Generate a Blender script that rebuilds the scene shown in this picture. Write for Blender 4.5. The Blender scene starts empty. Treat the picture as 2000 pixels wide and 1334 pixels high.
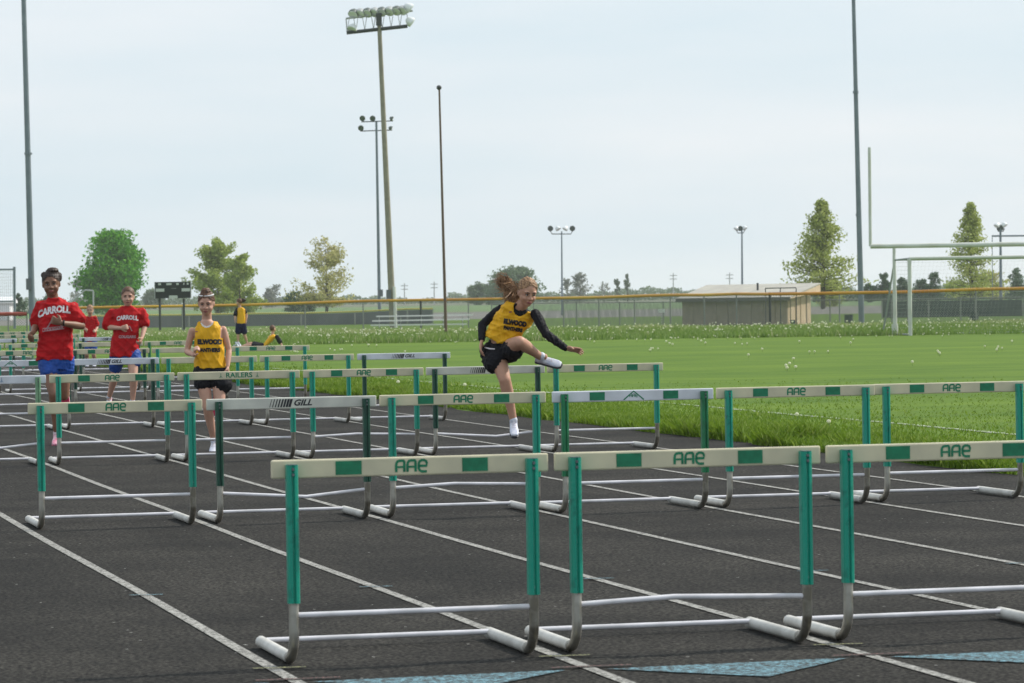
import bpy, bmesh, math, random
import numpy as np
from mathutils import Vector, Matrix
from mathutils.bvhtree import BVHTree
random.seed(7); rng = np.random.default_rng(7)
S = bpy.context.scene
C = S.collection
# ------------------------------------------------------------------ camera, light, sky
FPX, PITCH, ROLL, YAW, CAMH = 6671.49, 0.0126013, -0.0151096, 0.2501916, 1.331657
FW = Vector((math.sin(YAW)*math.cos(PITCH), math.cos(YAW)*math.cos(PITCH), -math.sin(PITCH)))
_r = Vector((math.cos(YAW), -math.sin(YAW), 0)); _u = _r.cross(FW)
RT = math.cos(ROLL)*_r + math.sin(ROLL)*_u
UP = -math.sin(ROLL)*_r + math.cos(ROLL)*_u
CAM = Vector((0, 0, CAMH))
cd = bpy.data.cameras.new('camera'); cam = bpy.data.objects.new('camera', cd); C.objects.link(cam)
cd.sensor_width = 36; cd.lens = FPX/2000*36; cd.clip_start = 0.5; cd.clip_end = 9000
cam.matrix_world = Matrix(((RT.x, UP.x, -FW.x, 0), (RT.y, UP.y, -FW.y, 0), (RT.z, UP.z, -FW.z, CAMH), (0, 0, 0, 1)))
cd.dof.use_dof = True; cd.dof.focus_distance = 24; cd.dof.aperture_fstop = 13
S.camera = cam
S.render.resolution_x = 1024; S.render.resolution_y = 683
SUN = Vector((.813, .153, .75)).normalized()
sl = bpy.data.lights.new('sun', 'SUN'); sl.energy = 3.4; sl.angle = math.radians(1.0); sl.color = (1, .95, .86)
so = bpy.data.objects.new('sun', sl); C.objects.link(so)
so.rotation_euler = SUN.to_track_quat('Z', 'Y').to_euler()
w = bpy.data.worlds.new('World'); S.world = w; w.use_nodes = True
nt = w.node_tree; nt.nodes.clear()
def N(t, **k):
    n = nt.nodes.new(t)
    for a, b in k.items(): setattr(n, a, b)
    return n
sky = N('ShaderNodeTexSky', sky_type='NISHITA', sun_disc=False, sun_elevation=math.asin(SUN.z),
        sun_rotation=math.atan2(SUN.x, SUN.y), air_density=1.2, dust_density=2.5, ozone_density=1.5)
bg = N('ShaderNodeBackground'); bg.inputs['Strength'].default_value = .1
out = N('ShaderNodeOutputWorld')
tc = N('ShaderNodeTexCoord'); mp = N('ShaderNodeMapping'); mp.inputs['Scale'].default_value = (1.6, 1.6, 9)
nz = N('ShaderNodeTexNoise'); nz.inputs['Scale'].default_value = 2.6; nz.inputs['Detail'].default_value = 5; nz.inputs['Roughness'].default_value = .5
cr = N('ShaderNodeValToRGB')
cr.color_ramp.elements[0].position = .32; cr.color_ramp.elements[0].color = (6.0, 7.2, 8.0, 1)
cr.color_ramp.elements[1].position = .72; cr.color_ramp.elements[1].color = (7.8, 8.15, 8.55, 1)
mx = N('ShaderNodeMix', data_type='RGBA'); mx.inputs[0].default_value = .88   # thin high cloud veils the blue almost everywhere
L = nt.links.new
L(tc.outputs['Generated'], mp.inputs[0]); L(mp.outputs[0], nz.inputs['Vector']); L(nz.outputs['Fac'], cr.inputs[0])
L(sky.outputs[0], mx.inputs[6]); L(cr.outputs[0], mx.inputs[7]); L(mx.outputs[2], bg.inputs[0]); L(bg.outputs[0], out.inputs[0])
S.view_settings.view_transform = 'Standard'; S.view_settings.look = 'None'; S.view_settings.exposure = .25; S.view_settings.gamma = 1
S.render.engine = 'CYCLES'; S.cycles.volume_bounces = 1; S.cycles.max_bounces = 6

# ------------------------------------------------------------------ helpers
def at(px, py, D):           # a place in the world seen at that pixel of the 2000 px photograph, D metres ahead
    return CAM + D*(FW + RT*((px-1000)/FPX) + UP*((667-py)/FPX))
def hor(px): return 667 + (FW.z*FPX + RT.z*(px-1000))/UP.z
def gnd(px, D, z=0):         # ground point under image column px, D metres ahead
    p = at(px, hor(px), D); return Vector((p.x, p.y, z))
def zat(px, py, D): return at(px, py, D).z
FWH = Vector((FW.x, FW.y, 0)).normalized(); RH = _r.copy(); ZZ = Vector((0, 0, 1))

def tag(o, label=None, cat=None, group=None, kind=None):
    if label: o['label'] = label
    if cat: o['category'] = cat
    if group: o['group'] = group
    if kind: o['kind'] = kind
    return o
def empty(name, loc, label, cat, group=None, rz=0):
    o = bpy.data.objects.new(name, None); C.objects.link(o); o.location = loc; o.rotation_euler = (0, 0, rz)
    return tag(o, label, cat, group)
def link(name, me, parent=None, world=False):
    o = bpy.data.objects.new(name, me); C.objects.link(o)
    if parent: o.parent = parent
    return o
class MB:
    def __init__(s): s.v = []; s.f = []; s.o = Vector((0, 0, 0))
    def add(s, vs, fs):
        n = len(s.v); s.v += [tuple(Vector(a)-s.o) for a in vs]; s.f += [tuple(i+n for i in f) for f in fs]; return s
    def box(s, c, d, X=Vector((1, 0, 0)), Y=Vector((0, 1, 0)), Z=Vector((0, 0, 1))):
        c = Vector(c); vs = [c + X*(d[0]/2*i) + Y*(d[1]/2*j) + Z*(d[2]/2*k) for i in (-1, 1) for j in (-1, 1) for k in (-1, 1)]
        return s.add(vs, [(0, 1, 3, 2), (4, 6, 7, 5), (0, 4, 5, 1), (2, 3, 7, 6), (0, 2, 6, 4), (1, 5, 7, 3)])
    def tube(s, pts, rad, n=8, cap=True):
        pts = [Vector(p) for p in pts]; m = len(pts)
        rad = list(rad) if hasattr(rad, '__len__') else [rad]*m
        t = [(pts[min(i+1, m-1)]-pts[max(i-1, 0)]).normalized() for i in range(m)]
        a = t[0].orthogonal().normalized(); vs = []
        for i in range(m):
            a = (a - t[i]*a.dot(t[i])).normalized(); b = t[i].cross(a)
            vs += [pts[i] + (a*math.cos(2*math.pi*k/n) + b*math.sin(2*math.pi*k/n))*rad[i] for k in range(n)]
        fs = [(i*n+k, i*n+(k+1) % n, (i+1)*n+(k+1) % n, (i+1)*n+k) for i in range(m-1) for k in range(n)]
        if cap: fs += [tuple(range(n-1, -1, -1)), tuple(range((m-1)*n, m*n))]
        return s.add(vs, fs)
    def ell(s, c, r, X=Vector((1, 0, 0)), Y=Vector((0, 1, 0)), Z=Vector((0, 0, 1)), n=14, m=9):
        c = Vector(c); vs = [c - Z*r[2]]
        for j in range(1, m):
            a = -math.pi/2 + math.pi*j/m
            for k in range(n):
                b = 2*math.pi*k/n; vs.append(c + X*(r[0]*math.cos(a)*math.cos(b)) + Y*(r[1]*math.cos(a)*math.sin(b)) + Z*(r[2]*math.sin(a)))
        vs.append(c + Z*r[2]); e = len(vs)-1
        fs = [(0, 1+(k+1) % n, 1+k) for k in range(n)] + [(e, 1+(m-2)*n+k, 1+(m-2)*n+(k+1) % n) for k in range(n)]
        fs += [(1+j*n+k, 1+j*n+(k+1) % n, 1+(j+1)*n+(k+1) % n, 1+(j+1)*n+k) for j in range(m-2) for k in range(n)]
        return s.add(vs, fs)
    def cap(s, a, ra, b, rb, n=12):                    # tapered capsule
        a, b = Vector(a), Vector(b); d = b-a; l = d.length; d = d/l if l > 1e-6 else Vector((0, 0, 1))
        P = []; R = []
        for k in range(4): t = math.pi/2*(k/4); P.append(a - d*ra*math.cos(t)*.98); R.append(max(ra*math.sin(t), ra*.06))
        for k in range(5): t = k/4; P.append(a+d*l*t); R.append(ra+(rb-ra)*t)
        for k in range(1, 5): t = math.pi/2*(k/4); P.append(b + d*rb*math.sin(t)*.98); R.append(max(rb*math.cos(t), rb*.06))
        return s.tube(P, R, n)
    def chain(s, pr, n=12):
        for (a, ra), (b, rb) in zip(pr, pr[1:]): s.cap(a, ra, b, rb, n)
        return s
    def loft(s, rings, n=24, e=2.0):                   # rings: (centre, X vector, Y vector) incl. radii
        vs = []
        for c, X, Y in rings:
            for k in range(n):
                t = 2*math.pi*k/n; cx, sy = math.cos(t), math.sin(t)
                vs.append(Vector(c) + Vector(X)*(abs(cx)**(2/e)*math.copysign(1, cx)) + Vector(Y)*(abs(sy)**(2/e)*math.copysign(1, sy)))
        m = len(rings)
        fs = [(i*n+k, i*n+(k+1) % n, (i+1)*n+(k+1) % n, (i+1)*n+k) for i in range(m-1) for k in range(n)]
        fs += [tuple(range(n-1, -1, -1)), tuple(range((m-1)*n, m*n))]
        return s.add(vs, fs)
    def mesh(s, name):
        me = bpy.data.meshes.new(name); me.from_pydata(s.v, [], s.f); me.update(); return me
    def build(s, name, mat, parent=None, smooth=False, bevel=0, seg=2):
        me = s.mesh(name); me.materials.append(mat)
        bm = bmesh.new(); bm.from_mesh(me); bmesh.ops.recalc_face_normals(bm, faces=bm.faces)
        if bevel: bmesh.ops.bevel(bm, geom=[e for e in bm.edges if e.calc_face_angle(0) > .6], offset=bevel, segments=seg, affect='EDGES', profile=.5)
        bm.to_mesh(me); bm.free()
        if smooth:
            me.polygons.foreach_set('use_smooth', [True]*len(me.polygons))
            me.set_sharp_from_angle(angle=math.radians(50))
        return link(name, me, parent)

def mat(name, col, rough=.6, metal=0, var=0, vscale=8, col2=None, bump=0, bscale=40, spec=.5, sub=0, coords='Object', trans=0, detail=4, vmin=.35, vmax=.65):
    m = bpy.data.materials.new(name); m.use_nodes = True; t = m.node_tree; b = t.nodes['Principled BSDF']
    b.inputs['Base Color'].default_value = (*col, 1); b.inputs['Roughness'].default_value = rough; b.inputs['Metallic'].default_value = metal
    b.inputs['Specular IOR Level'].default_value = spec
    if sub: b.inputs['Subsurface Weight'].default_value = sub; b.inputs['Subsurface Scale'].default_value = .01
    co = t.nodes.new('ShaderNodeTexCoord')
    if var or col2:
        n = t.nodes.new('ShaderNodeTexNoise'); n.inputs['Scale'].default_value = vscale; n.inputs['Detail'].default_value = detail
        t.links.new(co.outputs[coords], n.inputs['Vector'])
        r = t.nodes.new('ShaderNodeValToRGB'); c2 = col2 or tuple(c*(1-var) for c in col)
        r.color_ramp.elements[0].position = vmin; r.color_ramp.elements[0].color = (*c2, 1)
        r.color_ramp.elements[1].position = vmax; r.color_ramp.elements[1].color = (*col, 1)
        t.links.new(n.outputs['Fac'], r.inputs[0]); t.links.new(r.outputs[0], b.inputs['Base Color'])
    if bump:
        n2 = t.nodes.new('ShaderNodeTexNoise'); n2.inputs['Scale'].default_value = bscale; n2.inputs['Detail'].default_value = 5
        t.links.new(co.outputs[coords], n2.inputs['Vector'])
        bp = t.nodes.new('ShaderNodeBump'); bp.inputs['Strength'].default_value = bump; bp.inputs['Distance'].default_value = .01
        t.links.new(n2.outputs['Fac'], bp.inputs['Height']); t.links.new(bp.outputs[0], b.inputs['Normal'])
    if trans:
        tr = t.nodes.new('ShaderNodeBsdfTranslucent'); ms = t.nodes.new('ShaderNodeMixShader'); ms.inputs[0].default_value = trans
        o = t.nodes['Material Output']; src = b.inputs['Base Color']
        if src.is_linked: t.links.new(src.links[0].from_socket, tr.inputs[0])
        else: tr.inputs[0].default_value = (*col, 1)
        t.links.new(b.outputs[0], ms.inputs[1]); t.links.new(tr.outputs[0], ms.inputs[2]); t.links.new(ms.outputs[0], o.inputs[0])
    return m
def blademat(name, cols, trans=.35):
    m = bpy.data.materials.new(name); m.use_nodes = True; t = m.node_tree; b = t.nodes['Principled BSDF']
    a = t.nodes.new('ShaderNodeAttribute'); a.attribute_name = 'tint'
    r = t.nodes.new('ShaderNodeValToRGB'); r.color_ramp.elements[0].color = (*cols[0], 1); r.color_ramp.elements[1].color = (*cols[-1], 1)
    for i, c in enumerate(cols[1:-1]): e = r.color_ramp.elements.new((i+1)/(len(cols)-1)); e.color = (*c, 1)
    tr = t.nodes.new('ShaderNodeBsdfTranslucent'); ms = t.nodes.new('ShaderNodeMixShader'); ms.inputs[0].default_value = trans
    b.inputs['Roughness'].default_value = .6; b.inputs['Specular IOR Level'].default_value = .25
    t.links.new(a.outputs['Fac'], r.inputs[0]); t.links.new(r.outputs[0], b.inputs['Base Color']); t.links.new(r.outputs[0], tr.inputs[0])
    t.links.new(b.outputs[0], ms.inputs[1]); t.links.new(tr.outputs[0], ms.inputs[2]); t.links.new(ms.outputs[0], t.nodes['Material Output'].inputs[0])
    return m
def fast_mesh(name, V, F, nv, m, tint=None):      # V (n,3), F (k,nv)
    me = bpy.data.meshes.new(name); me.vertices.add(len(V)); me.vertices.foreach_set('co', V.astype(np.float32).ravel())
    me.loops.add(F.size); me.loops.foreach_set('vertex_index', F.astype(np.int32).ravel())
    me.polygons.add(len(F)); me.polygons.foreach_set('loop_start', np.arange(0, F.size, nv, dtype=np.int32))
    if tint is not None:
        a = me.attributes.new('tint', 'FLOAT', 'POINT'); a.data.foreach_set('value', tint.astype(np.float32))
    me.update(calc_edges=True); me.materials.append(m); return me
def blades(name, P, h, wd, lean, m, tint, parent=None):   # upright two-step grass blades, two triangles each
    n = len(P); a = rng.uniform(0, 2*np.pi, n); d = np.stack([np.cos(a), np.sin(a), 0*a], 1); s = np.stack([-np.sin(a), np.cos(a), 0*a], 1)
    w2 = wd[:, None]/2; z = np.array([0, 0, 1.])
    ln = (lean*h)[:, None]
    V = np.stack([P-s*w2, P+s*w2, P+d*ln*.35+z*(h*.6)[:, None]+s*w2*.8, P+d*ln+z*h[:, None]], 1)
    k = np.arange(n)[:, None]*4
    F = np.concatenate([k+np.array([0, 1, 2]), k+np.array([0, 2, 3])], 0)
    o = link(name, fast_mesh(name, V.reshape(-1, 3), F, 3, m, np.repeat(tint, 4)), parent); return o
def ribbon(mb, pts, wd, f, z=0):                   # flat stroke; f maps (x, y, off) to 3D
    P = [Vector((a, b)) for a, b in pts]; L_, R_ = [], []
    for i, p in enumerate(P):
        d = (P[min(i+1, len(P)-1)]-P[max(i-1, 0)]).normalized(); q = Vector((-d.y, d.x))*wd/2
        L_.append(p+q); R_.append(p-q)
    n = len(P)
    mb.add([f(q.x, q.y, z) for q in L_+R_], [(i, i+1, n+i+1, n+i) for i in range(n-1)])
def text_geo(body, size, shear=0, extrude=0, sx=1.0, bold=0):
    cu = bpy.data.curves.new('t', 'FONT'); cu.body = body; cu.size = size; cu.shear = shear; cu.align_x = 'CENTER'; cu.align_y = 'CENTER'; cu.extrude = extrude; cu.offset = bold; cu.resolution_u = 3
    o = bpy.data.objects.new('t', cu); C.objects.link(o); dg = bpy.context.evaluated_depsgraph_get()
    me = bpy.data.meshes.new_from_object(o.evaluated_get(dg)); v = [(p.co.x*sx, p.co.y, p.co.z) for p in me.vertices]; f = [tuple(p.vertices) for p in me.polygons]
    bpy.data.objects.remove(o); bpy.data.curves.remove(cu); bpy.data.meshes.remove(me); return v, f
def children(o): return [x for x in bpy.data.objects if x.parent == o]
KIDS = {}
def copy_tree(o, parent=None):
    c = o.copy(); C.objects.link(c); c.parent = parent
    for ch in children(o): copy_tree(ch, c)
    return c

# ------------------------------------------------------------------ ground, track, field
UE, W0, LW = 9.62, 2.2055, 1.067
def sheet(name, poly, z, m, sub=0):
    me = bpy.data.meshes.new(name); me.from_pydata([(p[0], p[1], z) for p in poly], [], [tuple(range(len(poly)))]); me.materials.append(m)
    return tag(link(name, me), kind='structure')
M_far = mat('farmland', (.13, .17, .07), .95, col2=(.17, .17, .11), vscale=.006, detail=6)
sheet('ground', [(-3400, -900), (3400, -900), (3400, 3400), (-3400, 3400)], -.03, M_far)
# grass sheet material: patches, mowing streaks
def grassmat():
    m = bpy.data.materials.new('mown_grass'); m.use_nodes = True; t = m.node_tree; b = t.nodes['Principled BSDF']; b.inputs['Roughness'].default_value = .85; b.inputs['Specular IOR Level'].default_value = .15
    co = t.nodes.new('ShaderNodeTexCoord')
    def noise(sc, mapping=None, det=5):
        n = t.nodes.new('ShaderNodeTexNoise'); n.inputs['Scale'].default_value = sc; n.inputs['Detail'].default_value = det
        if mapping:
            mp = t.nodes.new('ShaderNodeMapping'); mp.inputs['Scale'].default_value = mapping; mp.inputs['Rotation'].default_value = (0, 0, YAW)
            t.links.new(co.outputs['Object'], mp.inputs[0]); t.links.new(mp.outputs[0], n.inputs['Vector'])
        else: t.links.new(co.outputs['Object'], n.inputs['Vector'])
        return n
    r = t.nodes.new('ShaderNodeValToRGB'); e = r.color_ramp.elements
    e[0].position = .34; e[0].color = (.048, .108, .006, 1); e[1].position = .66; e[1].color = (.130, .205, .016, 1)
    a = noise(.30, (.12, 1.0, 1)); c = noise(16); d = noise(1.1, (.5, 1, 1))
    m1 = t.nodes.new('ShaderNodeMix'); m1.inputs[0].default_value = .40; t.links.new(a.outputs['Fac'], m1.inputs[2]); t.links.new(c.outputs['Fac'], m1.inputs[3])
    m2 = t.nodes.new('ShaderNodeMix'); m2.inputs[0].default_value = .35; t.links.new(m1.outputs[0], m2.inputs[2]); t.links.new(d.outputs['Fac'], m2.inputs[3])
    t.links.new(m2.outputs[0], r.inputs[0]); t.links.new(r.outputs[0], b.inputs['Base Color'])
    bp = t.nodes.new('ShaderNodeBump'); bp.inputs['Strength'].default_value = .4; bp.inputs['Distance'].default_value = .02
    n = noise(30); t.links.new(n.outputs['Fac'], bp.inputs['Height']); t.links.new(bp.outputs[0], b.inputs['Normal'])
    return m
M_grass = grassmat()
gp = lambda lat, D: ((RH*lat + FWH*D).x, (RH*lat + FWH*D).y)
sheet('sports_field', [(UE-.35, -10), (90, -10), gp(80, 215), gp(-60, 235), (-90, 200), (-60, 120), (UE-.35, 120)], 0, M_grass)
M_dirt = mat('infield_dirt', (.20, .185, .165), .95, col2=(.14, .135, .125), vscale=.12, detail=6)
sheet('infield_dirt', [gp(-50, 215), gp(-16, 190), gp(0, 184), gp(22, 190), gp(60, 200), gp(130, 340), gp(20, 350), gp(-80, 340)], -.008, M_dirt)
sheet('outfield_grass', [gp(-120, 372), gp(150, 372), gp(260, 700), gp(-230, 700)], -.012, mat('outfield_grass', (.10, .19, .045), .9, col2=(.13, .21, .07), vscale=.05))
sheet('ploughed_field', [gp(-200, 740), gp(300, 760), gp(420, 1150), gp(-320, 1150)], -.02, mat('ploughed_field', (.16, .14, .11), .95, col2=(.12, .15, .07), vscale=.02))

def asphaltmat():
    m = bpy.data.materials.new('track_surface'); m.use_nodes = True; t = m.node_tree; b = t.nodes['Principled BSDF']; b.inputs['Roughness'].default_value = .92; b.inputs['Specular IOR Level'].default_value = .12
    co = t.nodes.new('ShaderNodeTexCoord')
    def noise(sc, det=4, typ='ShaderNodeTexNoise'):
        n = t.nodes.new(typ); n.inputs['Scale'].default_value = sc
        if typ.endswith('Noise'): n.inputs['Detail'].default_value = det
        t.links.new(co.outputs['Object'], n.inputs['Vector']); return n
    g = noise(62, 5); p = noise(.9, 6)
    r = t.nodes.new('ShaderNodeValToRGB'); e = r.color_ramp.elements; e[0].position = .40; e[0].color = (.008, .0076, .0066, 1); e[1].position = .66; e[1].color = (.090, .084, .073, 1)
    t.links.new(g.outputs['Fac'], r.inputs[0])
    r2 = t.nodes.new('ShaderNodeValToRGB'); e = r2.color_ramp.elements; e[0].position = .35; e[0].color = (.42, .42, .43, 1); e[1].position = .7; e[1].color = (.86, .85, .84, 1)
    t.links.new(p.outputs['Fac'], r2.inputs[0])
    mu = t.nodes.new('ShaderNodeMix'); mu.data_type = 'RGBA'; mu.blend_type = 'MULTIPLY'; mu.inputs[0].default_value = 1
    t.links.new(r.outputs[0], mu.inputs[6]); t.links.new(r2.outputs[0], mu.inputs[7])
    v = noise(11, typ='ShaderNodeTexVoronoi')
    lt = t.nodes.new('ShaderNodeMath'); lt.operation = 'LESS_THAN'; lt.inputs[1].default_value = .075; t.links.new(v.outputs['Distance'], lt.inputs[0])
    sp = t.nodes.new('ShaderNodeSeparateColor'); t.links.new(v.outputs['Color'], sp.inputs[0])
    gt = t.nodes.new('ShaderNodeMath'); gt.operation = 'GREATER_THAN'; gt.inputs[1].default_value = .80; t.links.new(sp.outputs[0], gt.inputs[0])
    ml = t.nodes.new('ShaderNodeMath'); ml.operation = 'MULTIPLY'; t.links.new(lt.outputs[0], ml.inputs[0]); t.links.new(gt.outputs[0], ml.inputs[1])
    ml2 = t.nodes.new('ShaderNodeMath'); ml2.operation = 'MULTIPLY'; ml2.inputs[1].default_value = .75; t.links.new(ml.outputs[0], ml2.inputs[0])
    fx = t.nodes.new('ShaderNodeMix'); fx.data_type = 'RGBA'; fx.inputs[7].default_value = (.4, .39, .37, 1)
    t.links.new(ml2.outputs[0], fx.inputs[0]); t.links.new(mu.outputs[2], fx.inputs[6]); t.links.new(fx.outputs[2], b.inputs['Base Color'])
    bp = t.nodes.new('ShaderNodeBump'); bp.inputs['Strength'].default_value = .5; bp.inputs['Distance'].default_value = .006
    t.links.new(g.outputs['Fac'], bp.inputs['Height']); t.links.new(bp.outputs[0], b.inputs['Normal'])
    return m
M_track = asphaltmat()
# track edge crumbles irregularly into the grass
ed = [(UE + .05*math.sin(v*1.7) + .06*math.sin(v*.43+1) + random.uniform(-.04, .04), v) for v in np.arange(-8, 122, .5)]
track = sheet('running_track', [(-4.2, -8)] + ed + [(-4.2, 122)], .004, M_track)
def paintmat(name, col, lo=.42, hi=.6, sc=60):   # worn paint showing the dark surface through it
    m = bpy.data.materials.new(name); m.use_nodes = True; t = m.node_tree; b = t.nodes['Principled BSDF']; b.inputs['Roughness'].default_value = .85; b.inputs['Specular IOR Level'].default_value = .2
    co = t.nodes.new('ShaderNodeTexCoord'); n = t.nodes.new('ShaderNodeTexNoise'); n.inputs['Scale'].default_value = sc; n.inputs['Detail'].default_value = 6; n.inputs['Roughness'].default_value = .7
    t.links.new(co.outputs['Object'], n.inputs['Vector'])
    r = t.nodes.new('ShaderNodeValToRGB'); e = r.color_ramp.elements; e[0].position = lo; e[0].color = (.04, .039, .036, 1); e[1].position = hi; e[1].color = (*col, 1)
    t.links.new(n.outputs['Fac'], r.inputs[0]); t.links.new(r.outputs[0], b.inputs['Base Color']); return m
M_line = paintmat('worn_white_line', (.42, .41, .38), .38, .60)
M_blue = paintmat('worn_blue_paint', (.18, .35, .42), .44, .62)
M_yel = paintmat('worn_yellow_paint', (.45, .45, .22), .46, .62, 90)
M_red = paintmat('worn_red_paint', (.3, .14, .13), .48, .66, 90)
for k in range(-3, 8):
    u = W0 + k*LW; mb = MB(); wv = .0245
    vs = np.arange(-4, 121, 1.0)
    L_ = [(u-wv+.006*math.sin(v*.9+k), v, .008) for v in vs]; R_ = [(u+wv+.006*math.sin(v*.9+k), v, .008) for v in vs]
    mb.add(L_+R_, [(i, i+1, len(vs)+i+1, len(vs)+i) for i in range(len(vs)-1)])
    mb.build('lane_line', M_line, track)
for k in range(-1, 7):                                        # blue marks, one to a lane
    u = W0 + k*LW
    MB().add([(u+.045, 11.69, .0085), (u+LW-.1, 11.71, .0085), (u+.50, 11.24, .0085)], [(0, 2, 1)]).build('blue_triangle', M_blue, track)
for k in range(0, 5):
    u = W0 + k*LW
    MB().add([(u-.08, 12.15, .012), (u+.11, 12.13, .012), (u+.11, 12.155, .012), (u-.08, 12.175, .012)], [(0, 1, 2, 3)]).build('yellow_tick', M_yel, track)
    MB().add([(u-.07, 15.43, .012), (u+.08, 15.41, .012), (u+.08, 15.435, .012), (u-.07, 15.46, .012)], [(0, 1, 2, 3)]).build('blue_tick', M_blue, track)
    MB().add([(u-.14, 11.76, .012), (u+.16, 11.75, .012), (u+.16, 11.78, .012), (u-.14, 11.79, .012)], [(0, 1, 2, 3)]).build('red_tick', M_red, track)
# white line painted on the field grass
mb = MB(); vs = np.arange(24, 104, .7)
M_fl = paintmat('field_line_chalk', (.42, .46, .36), .40, .62, 9)
for nd in M_fl.node_tree.nodes:
    if nd.type == 'VALTORGB': nd.color_ramp.elements[0].color = (.10, .16, .03, 1)
L_ = [(12.28+.02*math.sin(v), v, .006) for v in vs]; R_ = [(12.40+.02*math.sin(v), v, .006) for v in vs]
mb.add(L_+R_, [(i, i+1, len(vs)+i+1, len(vs)+i) for i in range(len(vs)-1)])
tag(mb.build('field_marking', M_fl), kind='structure')

# ------------------------------------------------------------------ grass
GC = [(.085, .155, .010), (.13, .225, .016), (.19, .29, .03), (.31, .38, .09)]
M_bl = blademat('grass_blade', GC); M_bl3 = blademat('mown_blade', [(.12, .195, .016), (.14, .22, .02), (.17, .25, .03)], .5); M_bl2 = blademat('verge_blade', [(.11, .19, .035), (.16, .26, .05), (.24, .33, .09), (.48, .46, .28)])
def inview(x, y, margin=60):
    D = x*FW.x + y*FW.y; lat = x*RH.x + y*RH.y; px = 1000 + FPX*lat/np.maximum(D, 1); return (px > -margin) & (px < 2000+margin) & (D > 5), D
def clumped(n, x, y, sc):                  # cheap value noise for clumps
    g = rng.random((64, 64)); xi = (x/sc) % 63; yi = (y/sc) % 63; a = xi.astype(int); b = yi.astype(int); fx = xi-a; fy = yi-b
    return (g[a, b]*(1-fx)*(1-fy)+g[a+1, b]*fx*(1-fy)+g[a, b+1]*(1-fx)*fy+g[a+1, b+1]*fx*fy)
def fringe():
    n = 330000; u = UE-.17 + np.abs(rng.normal(0, 1, n))*1.15; v = 20 + 60*rng.random(n)**1.25
    ok, D = inview(u, v); u, v = u[ok], v[ok]; c = clumped(0, u*1.0, v, .28); c2 = clumped(0, u, v, 1.3)
    edge = UE-.12+.16*clumped(0, u*0+3, v, .35)
    keep = (u > edge) & (rng.random(len(u)) < .25+.9*c); u, v, c, c2 = u[keep], v[keep], c[keep], c2[keep]
    n = len(u); far = np.clip((u-UE)/1.8, 0, 1)
    h = (.05 + .13*c*c2*1.6)*(1-.62*far)*rng.uniform(.5, 1.25, n); wd = rng.uniform(.006, .012, n)*(1+v/60)
    t = np.clip(.25+.45*c + rng.normal(0, .2, n), 0, 1)
    return blades('grass_fringe', np.stack([u, v, 0*u], 1), h, wd, rng.uniform(.1, .9, n), M_bl, t)
tag(fringe(), 'tufted bright green grass growing along the edge of the track', 'grass', kind='stuff')
def field():
    n = 90000; D = 24+ (54-24)*rng.random(n)**1.1; px = rng.uniform(-50, 2050, n); lat = D*(px-1000)/FPX
    x = RH.x*lat + FWH.x*D; y = RH.y*lat + FWH.y*D; k = (x > UE+.9); x, y, D = x[k], y[k], D[k]; n = len(x)
    c = clumped(0, x, y, .7); keep = rng.random(n) < (.3+.7*c)*np.clip((54-D)/26, 0, 1)*.8; x, y, D, c = x[keep], y[keep], D[keep], c[keep]; n = len(x)
    h = rng.uniform(.008, .022, n)*(1+.4*c); wd = rng.uniform(.008, .014, n)*(D/30)
    t = np.clip(.25+.4*c+rng.normal(0, .12, n), 0, 1)
    return blades('mown_grass', np.stack([x, y, 0*x], 1), h, wd, rng.uniform(.5, 1.6, n), M_bl3, t)
tag(field(), 'short mown green grass of the sports field', 'grass', kind='stuff')
def verge():
    n = 150000; D = 106 + 29*rng.random(n); px = rng.uniform(-50, 2050, n); D = D + np.clip((1100-px)/1100, 0, 1)*22*((D-106)/29); lat = D*(px-1000)/FPX
    x = RH.x*lat + FWH.x*D; y = RH.y*lat + FWH.y*D; c = clumped(0, x, y, 2.5); k = rng.random(n) < .3+.8*c; x, y, D, c = x[k], y[k], D[k], c[k]; n = len(x)
    h = (.06+.2*c)*rng.uniform(.5, 1.3, n); wd = rng.uniform(.02, .045, n)
    t = np.clip(.15+.45*c+rng.normal(0, .2, n)+.25*(D > 128), 0, 1)
    return blades('unmown_grass', np.stack([x, y, 0*x], 1), h, wd, rng.uniform(.1, .7, n), M_bl2, t)
tag(verge(), 'longer unmown grass in front of the outfield fence', 'grass', kind='stuff')
M_puff = mat('dandelion_seed_head', (.80, .80, .62), .95, trans=.3); M_yf = mat('dandelion_stalk', (.18, .25, .08), .8)
def dandelions():
    pts = []
    for _ in range(20):
        D = rng.uniform(72, 108); px = rng.uniform(300, 2050)
        for _ in range(rng.integers(1, 6)): pts.append((px+rng.normal(0, 14), D+rng.normal(0, 1.2), .05, .024))
    for _ in range(90): pts.append((rng.uniform(300, 2050), rng.uniform(98, 110), .06, .02))
    for _ in range(1100):
        px = rng.uniform(150, 2050); pts.append((px, 136-28*rng.random()**1.6 + (18 if px < 600 else 0)*rng.random(), rng.uniform(.08, .24), rng.uniform(.016, .036)))
    for px, py in ((1553, 823), (1615, 838), (775, 756), (905, 762), (1945, 690), (1975, 672), (1780, 715), (1540, 718), (1533, 722), (1552, 725), (1548, 708), (1535, 727), (1460, 700), (1487, 688), (1300, 672), (1306, 676), (1270, 668), (1312, 678), (1376, 675), (1368, 671), (1560, 672), (1660, 675), (1665, 668)):
        D = CAMH*FPX/(py-hor(px)); pts.append((px, D, .05, .03 if D > 50 else .024))
    mb = MB(); st = MB()
    for px, D, z, r in pts:
        p = gnd(px, D); 
        if p.x < UE+.3: continue
        mb.ell(p+Vector((0, 0, z+r)), (r, r, r*.85), n=6, m=4); st.tube([p, p+Vector((.01, 0, z))], .006, 3, False)
    a = mb.build('dandelion_clocks', M_puff); st.build('stalks', M_yf, a); return a
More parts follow.
